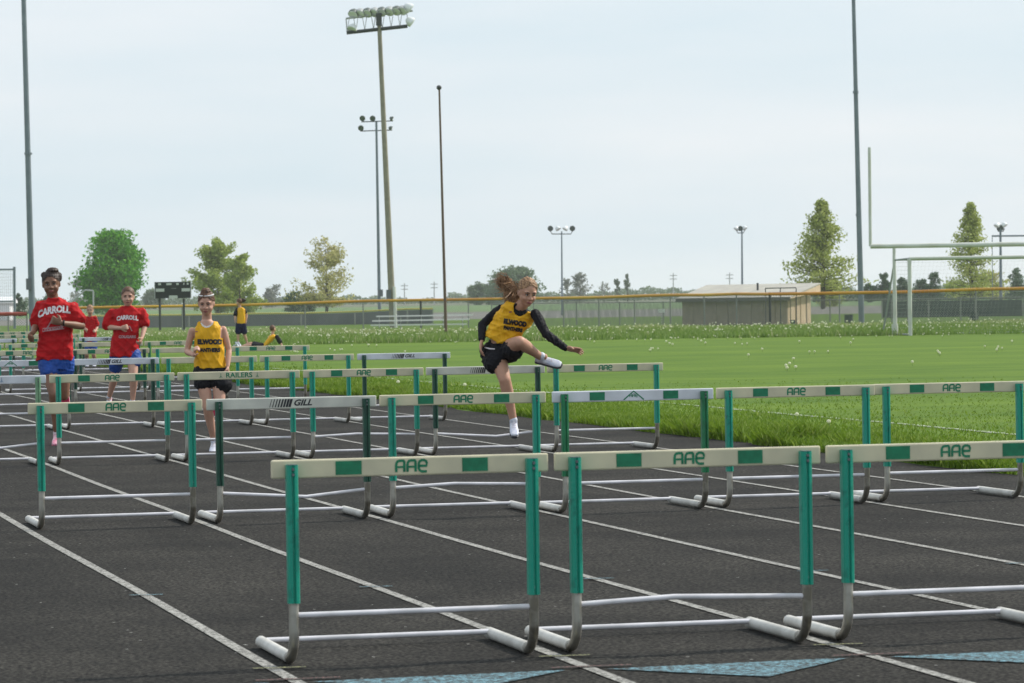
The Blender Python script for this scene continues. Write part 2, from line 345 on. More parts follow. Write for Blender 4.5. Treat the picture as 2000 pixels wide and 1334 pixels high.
tag(dandelions(), 'white dandelion seed heads scattered over the grass', 'dandelions', kind='stuff')

# ------------------------------------------------------------------ hurdles
M_teal = mat('teal_enamel', (.006, .29, .20), .30, col2=(.003, .15, .11), vscale=22, bump=.15, bscale=90, vmin=.22, vmax=.42, detail=7)
for _m in (M_teal,):
    for _n in _m.node_tree.nodes:
        if _n.type == 'VALTORGB': _e = _n.color_ramp.elements.new(.70); _e.color = (.006, .29, .20, 1); _e = _n.color_ramp.elements.new(.76); _e.color = (.22, .42, .36, 1)
M_dkg = mat('dark_green_enamel', (.008, .075, .045), .35, col2=(.004, .045, .03), vscale=14)
M_grn = mat('mid_green_enamel', (.01, .20, .075), .38, col2=(.006, .13, .05), vscale=14)
M_ltg = mat('faded_green_enamel', (.22, .38, .22), .5, col2=(.14, .30, .17), vscale=14)
M_cream = mat('cream_board', (.68, .62, .43), .5, col2=(.53, .49, .35), vscale=5, bump=.05)
M_white = mat('white_board', (.72, .74, .80), .45, col2=(.56, .58, .62), vscale=5)
M_gill = mat('off_white_board', (.66, .66, .58), .5, col2=(.50, .50, .45), vscale=5)
M_silver = mat('galvanised_tube', (.50, .48, .43), .36, metal=.7, col2=(.20, .18, .145), vscale=12)
M_foot = mat('white_foot_sleeve', (.62, .60, .56), .55, col2=(.44, .42, .38), vscale=9)
M_bar = mat('white_crossbar', (.76, .74, .78), .38, col2=(.55, .54, .56), vscale=7)
M_pg = mat('print_green', (.006, .21, .10), .45, col2=(.004, .15, .07), vscale=30)
M_pk = mat('print_black', (.02, .02, .025), .5); M_pb = mat('print_blue', (.10, .22, .36), .5)
M_bolt = mat('dull_bolt', (.16, .18, .19), .4, metal=.7); M_rust = mat('rusty_end', (.45, .30, .16), .8)
HB, HT = .752, .068     # top of board, board depth
def fr(x, y, z=0): return Vector((x, .0215-z, HB-HT/2+y))          # on the front face of the board
def aae(mb, cx, sc=1.0, h=.046):
    A1 = [(0, 0), (0, .6), (.04, .82), (.14, .96), (.3, 1), (.62, 1), (.66, .9), (.66, 0)]
    E = [(.66, 0), (.25, 0), (.08, .1), (0, .3), (0, .68), (.08, .9), (.24, 1), (.45, 1), (.6, .92), (.66, .75), (.64, .5), (.03, .5)]
    for i, g in enumerate((A1, A1, E)):
        x0 = cx + (-1.25+i*.92)*h*sc
        ribbon(mb, [(x0+a*h*sc, (b-.5)*h*sc*.9) for a, b in g], .0096*sc, fr, .0012)
        if i < 2: ribbon(mb, [(x0+.05*h*sc, -.05*h*sc), (x0+.62*h*sc, -.05*h*sc)], .0076*sc, fr, .0016)
def bar_pts(a, b, kind):
    if kind == 0: return [a, b]
    if kind == 1: m = a.lerp(b, .42) + Vector((0, 0, .016)); return [a, a.lerp(m, .93), m, b]      # kinked up
    if kind == 2: m = a.lerp(b, .58) + Vector((0, -.01, -.035)); return [a, m, m.lerp(b, .1), b]    # sagging
    m = a.lerp(b, .3) + Vector((0, 0, .008)); return [a, m, b]
UPR = {}
def make_hurdle(board, post, bend):
    h = bpy.data.objects.new('hurdle', None); C.objects.link(h)
    bm_ = {'aae': M_cream, 'plain': M_cream, 'rail': M_cream, 'railw': M_white, 'gill': M_gill, 'gillw': M_white, 'tri': M_white}[board]
    b = MB().box((0, .034, HB-HT/2), (1.04, .024, HT)).build('board', bm_, h, bevel=.006)
    if board in ('aae', 'tri'):
        for x in (-.235, .24): MB().box((x, .0212, HB-HT/2), (.097, .003, .050)).build('green_patch', M_pg, b)
    mb = MB()
    if board == 'aae': aae(mb, .0)
    if board == 'tri':
        em = MB(); ribbon(em, [(-.065, -.026), (0, .027), (.065, -.026)], .008, fr, .001); em.build('emblem', M_pg, b); aae(mb, 0, .45)
    if board in ('gill', 'gillw'):
        for i in range(8):
            x = -.14+i*.0165; w_ = .0035+i*.0017
            mb.add([fr(x, -.024, .0012), fr(x+w_, -.024, .0012), fr(x+w_+.014, .024, .0012), fr(x+.014, .024, .0012)], [(0, 1, 2, 3)])
        v, f = text_geo('GILL', .05, .35, 0, 1.15, .0016); mb.add([fr(a+.062, c, .0014) for a, c, _ in v], f)
    if board in ('rail', 'railw'):
        v, f = text_geo('RAILERS', .058, 0, 0, 1.1, .0012); mb.add([fr(a, c, .0014) for a, c, _ in v], f)
        for sx in (-1, 1):
            ribbon(mb, [(sx*.155, .02), (sx*.155, -.02)], .004, fr, .001); ribbon(mb, [(sx*.155-.012, -.018), (sx*.155, -.002), (sx*.155+.012, -.018)], .004, fr, .0013)
    if mb.v:
        mb.build('lettering', {'gill': M_pk, 'gillw': M_pk, 'railw': M_pb}.get(board, M_pg), b)
    pm = {'teal': M_teal, 'dark': M_dkg, 'mid': M_grn, 'light': M_ltg}[post]
    for s in (-1, 1):
        x = s*.4505
        pf = [(-.0215, -.014), (-.017, -.024), (-.0075, -.0285), (-.005, -.0285), (-.002, -.021), (.002, -.021), (.005, -.0285), (.0075, -.0285), (.017, -.024), (.0215, -.014), (.0215, .014), (.015, .0205), (-.015, .0205), (-.0215, .014)]
        nf = len(pf); up = MB().add([(x+a, b_, z) for z in (.232, .735) for a, b_ in pf], [tuple(range(nf-1, -1, -1)), tuple(range(nf, 2*nf))]+[(i, (i+1) % nf, nf+(i+1) % nf, nf+i) for i in range(nf)]).build('upright', pm, h)
        MB().box((x, -.004, .7362), (.034, .036, .002)).build('top_plug', M_bolt, up)
        # hollow front groove and the bolts through the board
        for z in (.72, .70): MB().tube([(x, -.0205, z), (x, -.0325, z)], .0055, 8).build('bolt', M_bolt, up)
        R_ = .11
        pts = [(x, 0, .30), (x, 0, .2), (x, 0, R_+.02)] + [(x, R_*(1-math.cos(a)), .02+R_*(1-math.sin(a))) for a in np.linspace(.2, math.pi/2, 7)] + [(x, .2, .02)]
        MB().tube(pts, .0185, 12).build('leg_tube', M_silver, h, smooth=True)
        ft = MB().tube([(x, .10, .026), (x, .102, .026), (x, .712, .026), (x, .716, .026)], [.017, .0222, .0222, .019], 12).build('foot', M_foot, h, smooth=True)
        MB().tube([(x, .7161, .026), (x, .722, .026)], .0195, 12).build('end_cap', M_rust, ft, smooth=True)
    a, c = Vector((-.45, .004, .187)), Vector((.45, .004, .187))
    MB().tube(bar_pts(a, c, bend), .0105, 8).build('crossbar', M_bar, h, smooth=True)
    MB().tube([(-.452, .665, .034), (.452, .665, .034)], .0105, 8).build('ground_bar', M_bar, h, smooth=True)
    return h
ROW0, RSP = 12.216, 8.0426
Hs = {  # (row, lane): (board, post, bend)
 (1,1):('aae','teal',0), (1,2):('aae','teal',1), (1,3):('aae','teal',0),
 (2,1):('aae','teal',0), (2,2):('gill','dark',2), (2,3):('aae','teal',1), (2,4):('tri','mid',0), (2,5):('aae','teal',0), (2,6):('aae','teal',0),
 (3,1):('railw','light',2), (3,2):('aae','teal',0), (3,3):('rail','teal',0), (3,4):('aae','teal',1), (3,5):('gill','dark',2), (3,6):('aae','teal',0),
 (4,2):('tri','teal',0), (4,3):('gillw','dark',0), (4,4):('plain','teal',0), (4,5):('aae','teal',0), (4,6):('gillw','dark',0),
 (5,3):('aae','teal',0), (5,4):('aae','dark',0), (5,5):('plain','teal',0), (5,6):('aae','teal',0),
 (6,3):('aae','teal',0), (6,4):('aae','teal',0), (6,5):('plain','dark',0), (6,6):('aae','mid',0),
 (7,4):('gillw','dark',0), (7,5):('aae','teal',0), (7,6):('gillw','dark',0),
 (8,5):('aae','teal',0), (8,6):('aae','light',0), (9,5):('aae','teal',0), (9,6):('aae','teal',0), (10,6):('aae','teal',0)}
BD = {'aae': 'cream AAE hurdle', 'plain': 'cream hurdle with a blank board', 'rail': 'cream hurdle lettered RAILERS', 'railw': 'white hurdle lettered RAILERS in blue',
      'gill': 'off-white GILL hurdle', 'gillw': 'white GILL hurdle', 'tri': 'white hurdle with roof emblem'}
PD = {'teal': 'teal posts', 'dark': 'dark green posts', 'mid': 'bright green posts', 'light': 'faded light green posts'}
RN = ['nearest', 'second', 'third', 'fourth', 'fifth', 'sixth', 'seventh', 'eighth', 'ninth', 'farthest']
ON = ['leftmost', 'second from left', 'third from left', 'fourth from left', 'fifth from left', 'sixth from left']
protos = {}; r2 = random.Random(3)
for (row, lane), spec in Hs.items():
    if spec in protos: o = copy_tree(protos[spec])
    else: o = protos[spec] = make_hurdle(*spec)
    o.location = (W0+(lane-.5)*LW, ROW0+(row-1)*RSP+(r2.uniform(-.05, .05) if row > 1 else 0), .004)
    o.rotation_euler = (0, 0, math.radians(r2.uniform(-1.3, 1.3) if row > 1 else -.3))
    lanes = sorted(l for (r_, l) in Hs if r_ == row); i = lanes.index(lane)
    pos = 'rightmost' if (i == len(lanes)-1 and i > 0) else ON[i]
    tag(o, f'{BD[spec[0]]}, {PD[spec[1]]}, {pos} in the {RN[row-1]} row', 'hurdle', 'hurdles set out in rows across the lanes')
protos[('aae', 'teal', 0)].name = 'hurdle'

# ------------------------------------------------------------------ posts, lights, goals
M_conc = mat('weathered_pole', (.30, .28, .21), .8, col2=(.24, .22, .17), vscale=3)
M_steel = mat('grey_steel_pole', (.20, .24, .27), .5, metal=.3, col2=(.16, .19, .22), vscale=2)
M_dark = mat('dark_steel', (.05, .055, .055), .6); M_rusty = mat('rusty_flagpole', (.13, .09, .06), .8)
M_lens = mat('lamp_reflector', (.78, .80, .80), .3); M_housing = mat('lamp_housing', (.10, .12, .11), .5)
M_goal = mat('white_goal_paint', (.62, .64, .60), .45, col2=(.52, .53, .46), vscale=2)
M_galv = mat('galvanised', (.42, .43, .43), .5, metal=.5); M_box = mat('grey_box', (.14, .15, .17), .6)
def pole(name, px0, py0, px1, py1, D, w0, w1, m, label, cat, cap=False):
    b = gnd(px1, D); t = at(px0, py0, D)
    e = empty(name, b, label, cat); mb = MB(); mb.o = b
    mb.tube([b, b.lerp(t, .5), t], [w0/2, (w0+w1)/4, w1/2], 12).build('pole_shaft', m, e, smooth=True)
    return e, b, t
def lamp(e, c, d, r, M=None, name='floodlight', back=None):       # bowl shaped floodlight looking along d
    c = Vector(c); d = Vector(d).normalized(); o = e.location
    a = d.orthogonal().normalized(); b = d.cross(a)
    mb = MB(); mb.o = o; mb.tube([c-d*r*1.1, c-d*r*.9, c-d*r*.3, c+d*r*.25], [r*.25, r*.55, r*.92, r], 12).build(name, back or M_housing, e, smooth=True)
    l = MB(); l.o = o; l.tube([c+d*r*.25, c+d*r*.33], [r*.93, r*.85], 12).build('lens', M or M_lens, None).parent = e
# left tall pole and right tall pole (tops leave the picture)
e, b, t = pole('steel_light_pole', 43, -120, 63, 640, 150, .29, .20, M_steel, 'tall grey steel pole at the left behind the runners in red', 'pole')
c = at(56, 555, 149.8); m = MB(); m.o = b; m.box(c, (.22, .15, .5)).build('control_box', M_box, e)
for py in (300, 610):
    c = at(48+15*py/640, py, 150); m = MB(); m.o = b; m.tube([c-ZZ*.05, c+ZZ*.05], .17, 12).build('collar', M_steel, e)
e, b, t = pole('steel_light_pole', 1664, -120, 1682, 636, 143, .25, .14, M_steel, 'tall grey steel pole at the right beside the goalposts', 'pole')
for py in (180, 420):
    c = at(1667+15*py/636, py, 143); m = MB(); m.o = b; m.tube([c-ZZ*.05, c+ZZ*.05], .12, 12).build('collar', M_steel, e)
# the stadium light
D = 166
e, b, t = pole('stadium_light_mast', 740, 32, 767, 640, D, .34, .2, M_conc, 'tall weathered stadium mast topped with a two tier rack of floodlights', 'light mast')
def seg(name, m_, p, q, r, par=e, n=8):
    k = MB(); k.o = par.location; k.tube([at(*p), at(*q)], r, n); return k.build(name, m_, par)
seg('upper_arm', M_galv, (676, 36, D), (806, 21, D), .05); seg('lower_arm', M_dark, (677, 64, D), (796, 51, D), .09)
for i in range(14):
    x = 682+i*8.6; y = 36-(x-676)*.115; seg('brace', M_galv, (x, y, D), (x+(5 if i % 2 else -4), y+28, D), .02, n=4)
seg('end_rail', M_galv, (676, 36, D), (678, 64, D), .03, n=6)
M_lamp2 = mat('pale_lamp_shell', (.36, .38, .38), .6)
for i, x in enumerate((690, 703, 717, 731, 745, 760, 774, 786)): lamp(e, at(x, 27-(x-690)*.07, D), -RH*.25+ZZ*-.55-FWH*.5, .26, back=M_lamp2 if i % 2 else None)
lamp(e, at(800, 16, D), RH*.7-ZZ*.5, .27, back=M_lens)
lamp(e, at(688, 56, D), -RH*.3-ZZ*.6-FWH*.4, .25, back=M_lens); lamp(e, at(803, 43, D), RH*.7-ZZ*.5, .26, back=M_lens)
m = MB(); m.o = b; m.box(at(740, 38, D-.3), (.25, .2, .6)).build('ballast_box', M_dark, e)
c = at(764, 575, D-.25); m = MB(); m.o = b; m.box(at(759, 576, D-.2), (.2, .2, .5)).build('meter_box', M_box, e)
seg('conduit', mat('white_conduit', (.7, .7, .66), .5), (770, 560, D-.25), (773, 640, D-.25), .08)
# smaller floodlight mast behind it
D = 230
e, b, t = pole('floodlight_mast', 735, 238, 741, 610, D, .24, .15, M_steel, 'slim grey mast with two rows of dark floodlights left of the tall mast', 'light mast')
seg('upper_arm', M_dark, (706, 238, D), (768, 236, D), .035, e); seg('lower_arm', M_dark, (704, 256, D), (766, 254, D), .035, e)
for x, y in ((708, 231), (728, 231), (705, 250)): lamp(e, at(x, y, D), -FWH-ZZ*.45-RH*.2, .2, M=M_housing)
for x, y in ((766, 232), (764, 251), (750, 232)): lamp(e, at(x, y, D), RH*.8-ZZ*.5, .17)
m = MB(); m.o = b; m.box(at(743, 572, D-.2), (.3, .25, .45)).build('control_box', M_box, e)
# flagpole
e, b, t = pole('flagpole', 858, 175, 870, 655, 127, .12, .07, M_rusty, 'thin rusty flagpole with a small ball on top standing bare on the field edge', 'flagpole')
m = MB(); m.o = b; m.ell(at(857.5, 171, 127), (.1, .1, .09)).build('ball_finial', M_dark, e, smooth=True)
# little ball field lights
def small_light(px, py, pb, D, xs, label, w=.16):
    e, b, t = pole('ball_field_light', px, py, px+.5, pb, D, w, w*.6, M_steel, label, 'light mast')
    x0, x1 = min(x for x, *_ in xs), max(x for x, *_ in xs)
    k = MB(); k.o = b; k.tube([at(x0, py-1, D), at(x0+3, py+5, D), at(x1-3, py+5, D), at(x1, py-1, D)], .035, 6).build('bracket', M_dark, e)
    for x, y, side in xs:
        lamp(e, at(x, y, D), (-ZZ*.35-FWH) if side == 0 else (ZZ*-.75-FWH*.3+RH*.5*side), .22, M=M_housing if side == 0 else M_lens, back=M_lens if abs(side) == 1 else None)
small_light(1097, 452, 600, 260, [(1075, 446, 0), (1090, 447, 1), (1104, 447, -1), (1118, 446, 0)], 'short mast with four floodlights on a curved bracket, behind the hurdler')
small_light(1449, 450, 600, 280, [(1438, 447, -1), (1446, 446, 0), (1455, 446, 1)], 'short mast with three floodlights rising behind the dugout roof', .2)
small_light(1954, 447, 600, 230, [(1947, 441, -1), (1954, 445, 0), (1962, 440, 1)], 'short mast with paired floodlights at the far right', .24)
# utility poles, far away
for px, py in ((790, 553), (848, 550), (1315, 533), (1425, 532)):
    D = 900; e, b, t = pole('utility_pole', px, py, px, hor(px)+2, D, .35, .25, M_galv, {790: 'distant utility pole just right of the tall mast', 848: 'distant utility pole left of the flagpole', 1315: 'distant utility pole left of the dugout roof', 1425: 'distant utility pole above the dugout roof'}[px], 'utility pole', None)
    for dy in (5, 12): k = MB(); k.o = b; k.box(at(px, py+dy, D), (1.9, .2, .2), RH, FWH, ZZ).build('crossarm', M_galv, e)

# football goalposts
D = 106.6; b = gnd(1747, D)
gp_ = empty('football_goalposts', b, 'white metal football goalposts with one tall upright in view at the right', 'goalposts')
def bar(name, pts, r, m_, par, n=10): k = MB(); k.o = par.location; k.tube(pts, r, n); return k.build(name, m_, par, smooth=True)
cl, cr_ = at(1700, 481, D), at(2148, 474.5, D)
bar('crossbar', [cl, cr_], .075, M_goal, gp_)
bar('upright', [cl, at(1698, 288, D)], .05, M_goal, gp_); bar('upright', [cr_, at(2146, 280, D)], .05, M_goal, gp_)
for px in (1746, 2102):
    top = at(px, 481-(px-1700)*.0145, D); bt = gnd(px+1.5, D); k = bar('support_post', [bt, top.lerp(bt, .45), top], [.065, .06, .045], M_goal, gp_)
bar('base_sleeve', [gnd(1747, D), gnd(1747, D, .35)], .1, M_goal, gp_)
# soccer goal
D = 105.6; b = gnd(1777, D)
sg = empty('soccer_goal', b, 'white tubular soccer goal with thin net in front of the goalposts', 'goal')
fl, fr_ = gnd(1777, D), gnd(2235, D)
flt, frt = Vector((fl.x, fl.y, 2.38)), Vector((fr_.x, fr_.y, 2.38))
bk = FWH*1.0 - RH*.32; bk2 = FWH*2.2 - RH*.62
for a, b_, r in ((fl, flt, .062), (fr_, frt, .062), (flt, frt, .055)): bar('goal_tube', [a, b_], r, M_goal, sg)
M_gd = mat('grey_goal_tube', (.30, .33, .33), .5)
for a, top in ((fl, flt), (fr_, frt)): bar('back_stay', [top, top+bk-ZZ*.03, top+bk*1.1-ZZ*.12, a+bk2*.85+ZZ*.7, a+bk2+ZZ*.03], .03, M_gd, sg); bar('ground_tube', [a+ZZ*.03, a+bk2+ZZ*.03], .03, M_gd, sg)
bar('top_back_tube', [flt+bk-ZZ*.03, frt+bk-ZZ*.03], .025, M_gd, sg); bar('rear_ground_tube', [fl+bk2+ZZ*.03, fr_+bk2+ZZ*.03], .025, M_gd, sg)
M_net = mat('net_cord', (.42, .44, .42), .8); k = MB(); k.o = sg.location
def wire(mb, a, b, w):                         # hair-thin triangular wire
    a, b = Vector(a), Vector(b); d = (b-a).normalized(); p = d.orthogonal().normalized()*w; q = d.cross(p)
    mb.add([a+p, a-p*.5+q*.87, a-p*.5-q*.87, b+p, b-p*.5+q*.87, b-p*.5-q*.87], [(0, 1, 4, 3), (1, 2, 5, 4), (2, 0, 3, 5)])
nb = 60
for i in range(nb+1):
    a = flt.lerp(frt, i/nb); g = fl.lerp(fr_, i/nb); wire(k, a, a+bk-ZZ*.05, .0018); wire(k, a+bk-ZZ*.05, g+bk2+ZZ*.03, .0018)
for j in range(1, 20):
    t_ = j/20; o1 = (flt+bk).lerp(fl+bk2, t_); o2 = (frt+bk).lerp(fr_+bk2, t_); wire(k, o1, o2, .0018); o0 = flt.lerp(fl, t_); wire(k, o0, o1, .0018)
tag(k.build('net', M_net, sg), kind='stuff')

# ------------------------------------------------------------------ fences
M_ycap = mat('yellow_fence_cap', (.62, .36, .03), .5, col2=(.50, .20, .02), vscale=.25); M_rcap = mat('red_pad', (.32, .05, .03), .6)
M_ycap2 = mat('dull_yellow_cap', (.55, .45, .10), .5); M_fp = mat('fence_post_paint', (.23, .24, .22), .6); M_wire = mat('chain_link_wire', (.20, .21, .20), .6)
M_wind = mat('grey_windscreen_mesh', (.17, .17, .18), .85, col2=(.12, .125, .13), vscale=.6)
def fence(name, pts, label, capm, capr, postm=M_fp, sp=3.05, railr=.022, dark=None, mesh=True, windscreen=None):
    # pts: (px, D, ztop)
    P = []
    for (x0, d0, z0), (x1, d1, z1) in zip(pts, pts[1:]):
        for i in range(12): t = i/12; P.append(gnd(x0+(x1-x0)*t, d0+(d1-d0)*t, z0+(z1-z0)*t))
    P.append(gnd(pts[-1][0], pts[-1][1], pts[-1][2]))
    e = empty(name, (P[0].x, P[0].y, 0), label, 'fence')
    tot = 0; Q = [P[0]]
    for a, b in zip(P, P[1:]):
        l = (Vector((b.x, b.y))-Vector((a.x, a.y))).length
        while tot+l >= sp*len(Q): t = (sp*len(Q)-tot)/l; Q.append(a.lerp(b, t))
        tot += l
    Q.append(P[-1]); i = 0; rr_ = random.Random(len(Q))
    for q in Q: q.z += rr_.uniform(-.022, .022)
    for q in Q:
        m_ = dark if (dark and i in (6, 15)) else postm; i += 1
        bar('fence_post', [(q.x, q.y, 0), (q.x, q.y, q.z+(0 if capr > .04 else .04))], .03 if m_ is postm else .05, m_, e, 6)
    for a, b in zip(Q, Q[1:]):
        if capr: bar('rail_cap', [a, b], capr, capm, e, 8)
        else: bar('top_rail', [a, b], railr, postm, e, 6)
    k = MB(); k.o = e.location
    if mesh:
        for a, b in zip(Q, Q[1:]):
            n = max(1, int((b-a).length/.11)); H = a.z
            g = lambda t, z: Vector((a.x+(b.x-a.x)*t, a.y+(b.y-a.y)*t, z))
            for j in range(-int(H/.11)-1, n):
                for s in (0, 1):
                    t0, t1, z0, z1 = j/n, j/n+H/.11/n, 0, H
                    if t0 < 0: z0 = -t0*n*.11; t0 = 0
                    if t1 > 1: z1 = H-(t1-1)*n*.11; t1 = 1
                    if z1-z0 < .03: continue
                    wire(k, g(t0, z0), g(t1, z1), .0065) if s == 0 else wire(k, g(1-t0, z0), g(1-t1, z1), .0065)
        tag(k.build('chain_link', M_wire, e), kind='stuff')
    if windscreen:
        for a, b in zip(Q, Q[1:]):
            a0, b0 = Vector((a.x, a.y, .04)), Vector((b.x, b.y, .04)); d = (b-a).normalized(); nrm = Vector((-d.y, d.x, 0))
            k = MB(); k.o = e.location
            a1, b1 = a-ZZ*.06, b-ZZ*.06; a0 += d*.04; a1 += d*.04; b0 -= d*.04; b1 -= d*.04
            nn = 10; vs = []
            for i_ in range(nn+1):
                t_ = i_/nn; off = nrm*(.04+.03*math.sin(i_*2.3))
                vs += [a0.lerp(b0, t_)-off, a1.lerp(b1, t_)-off*.4]
            k.add(vs, [(2*i_, 2*i_+2, 2*i_+3, 2*i_+1) for i_ in range(nn)])
            k.build('windscreen_panel', windscreen, e)
    return e
fence('outfield_fence', [(110, 163, 1.20), (380, 163, 1.20), (500, 163, 1.22), (640, 162, 1.30), (830, 160, 1.31), (1100, 154, 1.33), (1340, 145, 1.38), (1500, 138, 1.36), (1700, 136, 1.36), (1850, 134, 1.38), (2100, 131, 1.42)],
      'long chain link outfield fence with a bright yellow cap across the whole view', M_ycap, .062, sp=3.0, dark=M_dark)
fence('inner_fence', [(150, 186, .72), (500, 186, .72), (640, 186, .72), (845, 184, .86)], 'lower fence with dull yellow cap and grey windscreen behind the outfield fence at left', M_ycap2, .045, windscreen=M_wind, mesh=False)
fence('rear_fence', [(960, 168, 1.08), (1325, 158, 1.07), (1700, 152, 1.03), (2100, 150, 1.06)], 'plain grey chain link fence behind the yellow capped fence at right', M_galv, 0)
M_ws2 = mat('dark_green_windscreen', (.05, .07, .065), .85, col2=(.03, .045, .04), vscale=.5)
fence('backstop_fence', [(1722, 176, .93), (2100, 174, .95)], 'low fence with dark green windscreen behind the soccer goal', M_dark, .02, windscreen=M_ws2, mesh=False, sp=2.4)
fence('side_fence', [(-120, 150, .98), (52, 150, .98)], 'chain link fence with thick red padding on top at the far left', M_rcap, .085)
bx = empty('gate_frame', gnd(1495, 141), 'dark pipe gate frame standing in front of the dugout', 'gate')
for a, b in (((1495, 563), (1555, 562)), ((1497, 572), (1555, 571))): bar('rail', [at(*a, 141), at(*b, 141)], .022, M_dark, bx, 6)
for x in (1495, 1524, 1555): bar('post', [gnd(x, 141), at(x, 563, 141)], .02, M_dark, bx, 6)
# goal frame and backstop at the left
D = 190; g1 = empty('pipe_goal_frame', gnd(182, D), 'grey pipe frame with slanting brace between the two red shirts', 'goal frame')
bar('post', [gnd(182, D), at(182, 568, D)], .05, M_galv, g1); bar('top_pipe', [at(182, 568, D), at(166, 567, D)], .05, M_galv, g1); bar('slanted_pipe', [at(166, 567, D), at(140, 590, D)], .05, M_galv, g1)
D = 200; g2 = empty('backstop', gnd(28, D), 'tall pipe backstop frame with fine mesh at the left edge', 'backstop')
bar('post', [gnd(28, D), at(28, 521, D)], .08, M_steel, g2); bar('post', [gnd(-60, D), at(-60, 522, D)], .06, M_steel, g2); bar('top_pipe', [at(28, 526, D), at(-60, 527, D)], .05, M_steel, g2); bar('mid_pipe', [at(28, 588, D), at(-60, 589, D)], .04, M_steel, g2)
k = MB(); k.o = g2.location
for i in range(22): wire(k, gnd(-60+i*4, D), at(-60+i*4, 526, D), .008)
for i in range(12): wire(k, at(-60, 530+i*6, D), at(28, 529+i*6, D), .005)
tag(k.build('mesh', M_wire, g2), kind='stuff')
wb = empty('white_shed', gnd(0, 320), 'low white shed behind the backstop at the left edge', 'shed')
k = MB(); k.o = wb.location; p = gnd(-10, 320); k.box(p+ZZ*.9, (3.2, 3, 1.8), RH, FWH, ZZ).build('wall', mat('white_siding', (.7, .7, .7), .6), wb)
k = MB(); k.o = wb.location; k.add([p+RH*a+FWH*b+ZZ*c for a, b, c in ((-1.9, -1.7, 1.75), (1.9, -1.7, 1.75), (1.9, 0, 2.2), (-1.9, 0, 2.2), (-1.9, 1.7, 1.75), (1.9, 1.7, 1.75), (-1.9, -1.7, 1.6), (1.9, -1.7, 1.6), (1.9, 1.7, 1.6), (-1.9, 1.7, 1.6))], [(0, 1, 2, 3), (3, 2, 5, 4), (0, 6, 7, 1), (1, 7, 8, 5, 2), (4, 5, 8, 9), (0, 3, 4, 9, 6), (6, 9, 8, 7)]).build('roof', mat('white_roof', (.78, .78, .78), .5), wb)

# dugout
A = gnd(1332, 155); B = gnd(1537, 150); Cn = gnd(1583, 152.6); Dn = A+(Cn-B)
du = empty('dugout', B, 'low tan dugout with a pale sloping roof behind the fence', 'dugout')
dx = (B-A).normalized(); dy = (Cn-B).normalized(); Lx = (B-A).length; Ly = (Cn-B).length; hf, hb = 1.13, 1.60
M_tan = mat('shade_tone_tan_wall', (.36, .30, .22), .85, col2=(.29, .24, .18), vscale=3); M_tan2 = mat('sun_tone_tan_boards', (.62, .47, .32), .8, col2=(.54, .40, .27), vscale=6)  # sun and shade put into the tans: front darker, end boards lighter
def blk(name, pts, m_, par=du, bev=0):
    k = MB(); k.o = par.location; n = len(pts)//2
    k.add(pts, [tuple(range(n)), tuple(range(2*n-1, n-1, -1))]+[(i, (i+1) % n, n+(i+1) % n, n+i) for i in range(n)]); return k.build(name, m_, par)
th = .12
nb_ = 9
for i in range(nb_):                                # front wall in separate bays
    a = A+dx*(Lx*i/nb_+(.012 if i else 0)); b = A+dx*(Lx*(i+1)/nb_-.012)
    q = dy*(.0 if i % 2 else .008); f_ = [a+q, b+q, b+ZZ*hf+q, a+ZZ*hf+q]; blk('wall_panel', f_+[p+dy*th for p in f_], M_tan)
f_ = [B+dx*.003+dy*th, Cn+dx*.003-dy*.002, Cn+dx*.003-dy*.002+ZZ*hb, B+dx*.003+dy*th+ZZ*(hf+.05)]; blk('end_wall', f_+[p-dx*th for p in f_], M_tan2)
for t_ in (.12, .34, .56, .8): 
    a = B+dy*(Ly*t_)+dx*.004; blk('batten', [a, a+dy*.09, a+dy*.09+ZZ*(hf+.3*t_), a+ZZ*(hf+.3*t_)]+[p+dx*.03 for p in (a, a+dy*.09, a+dy*.09+ZZ*(hf+.3*t_), a+ZZ*(hf+.3*t_))], M_tan if t_ in (.12, .8) else M_tan2)
f_ = [A+dy*Ly, Cn, Cn+ZZ*hb, A+dy*Ly+ZZ*hb]; blk('rear_wall', [p-dy*.05 for p in f_]+[p-dy*.1 for p in f_], M_tan)
M_roof = mat('pale_shingle_roof', (.44, .42, .36), .85, col2=(.37, .35, .31), vscale=1.5)
o1 = A-dx*.25-dy*.3+ZZ*1.16; o2 = B+dx*.35-dy*.3+ZZ*1.16; o3 = Cn+dx*.35+dy*.5+ZZ*1.76; o4 = A+dy*Ly-dx*.25+dy*.5+ZZ*1.76
blk('roof', [o1, o2, o3, o4]+[p+ZZ*.06 for p in (o1, o2, o3, o4)], M_roof)
f_ = [o1-ZZ*.10-dy*.012, o2-ZZ*.10-dy*.012, o2+ZZ*.05-dy*.012, o1+ZZ*.05-dy*.012]; blk('fascia', f_+[p+dy*.01 for p in f_], mat('dark_fascia', (.12, .11, .10), .8))
f_ = [o2+dx*.02-ZZ*.02, o3+dx*.02-ZZ*.34, o3+dx*.02-ZZ*.02, o2+dx*.02]; blk('gable_board', f_+[p-dx*.02 for p in f_], M_tan2)
k = MB(); k.o = du.location; k.tube([gnd(1480, 153.5, 1.5), gnd(1480, 153.5, 1.86)], .05, 8).build('vent_pipe', M_dark, du)
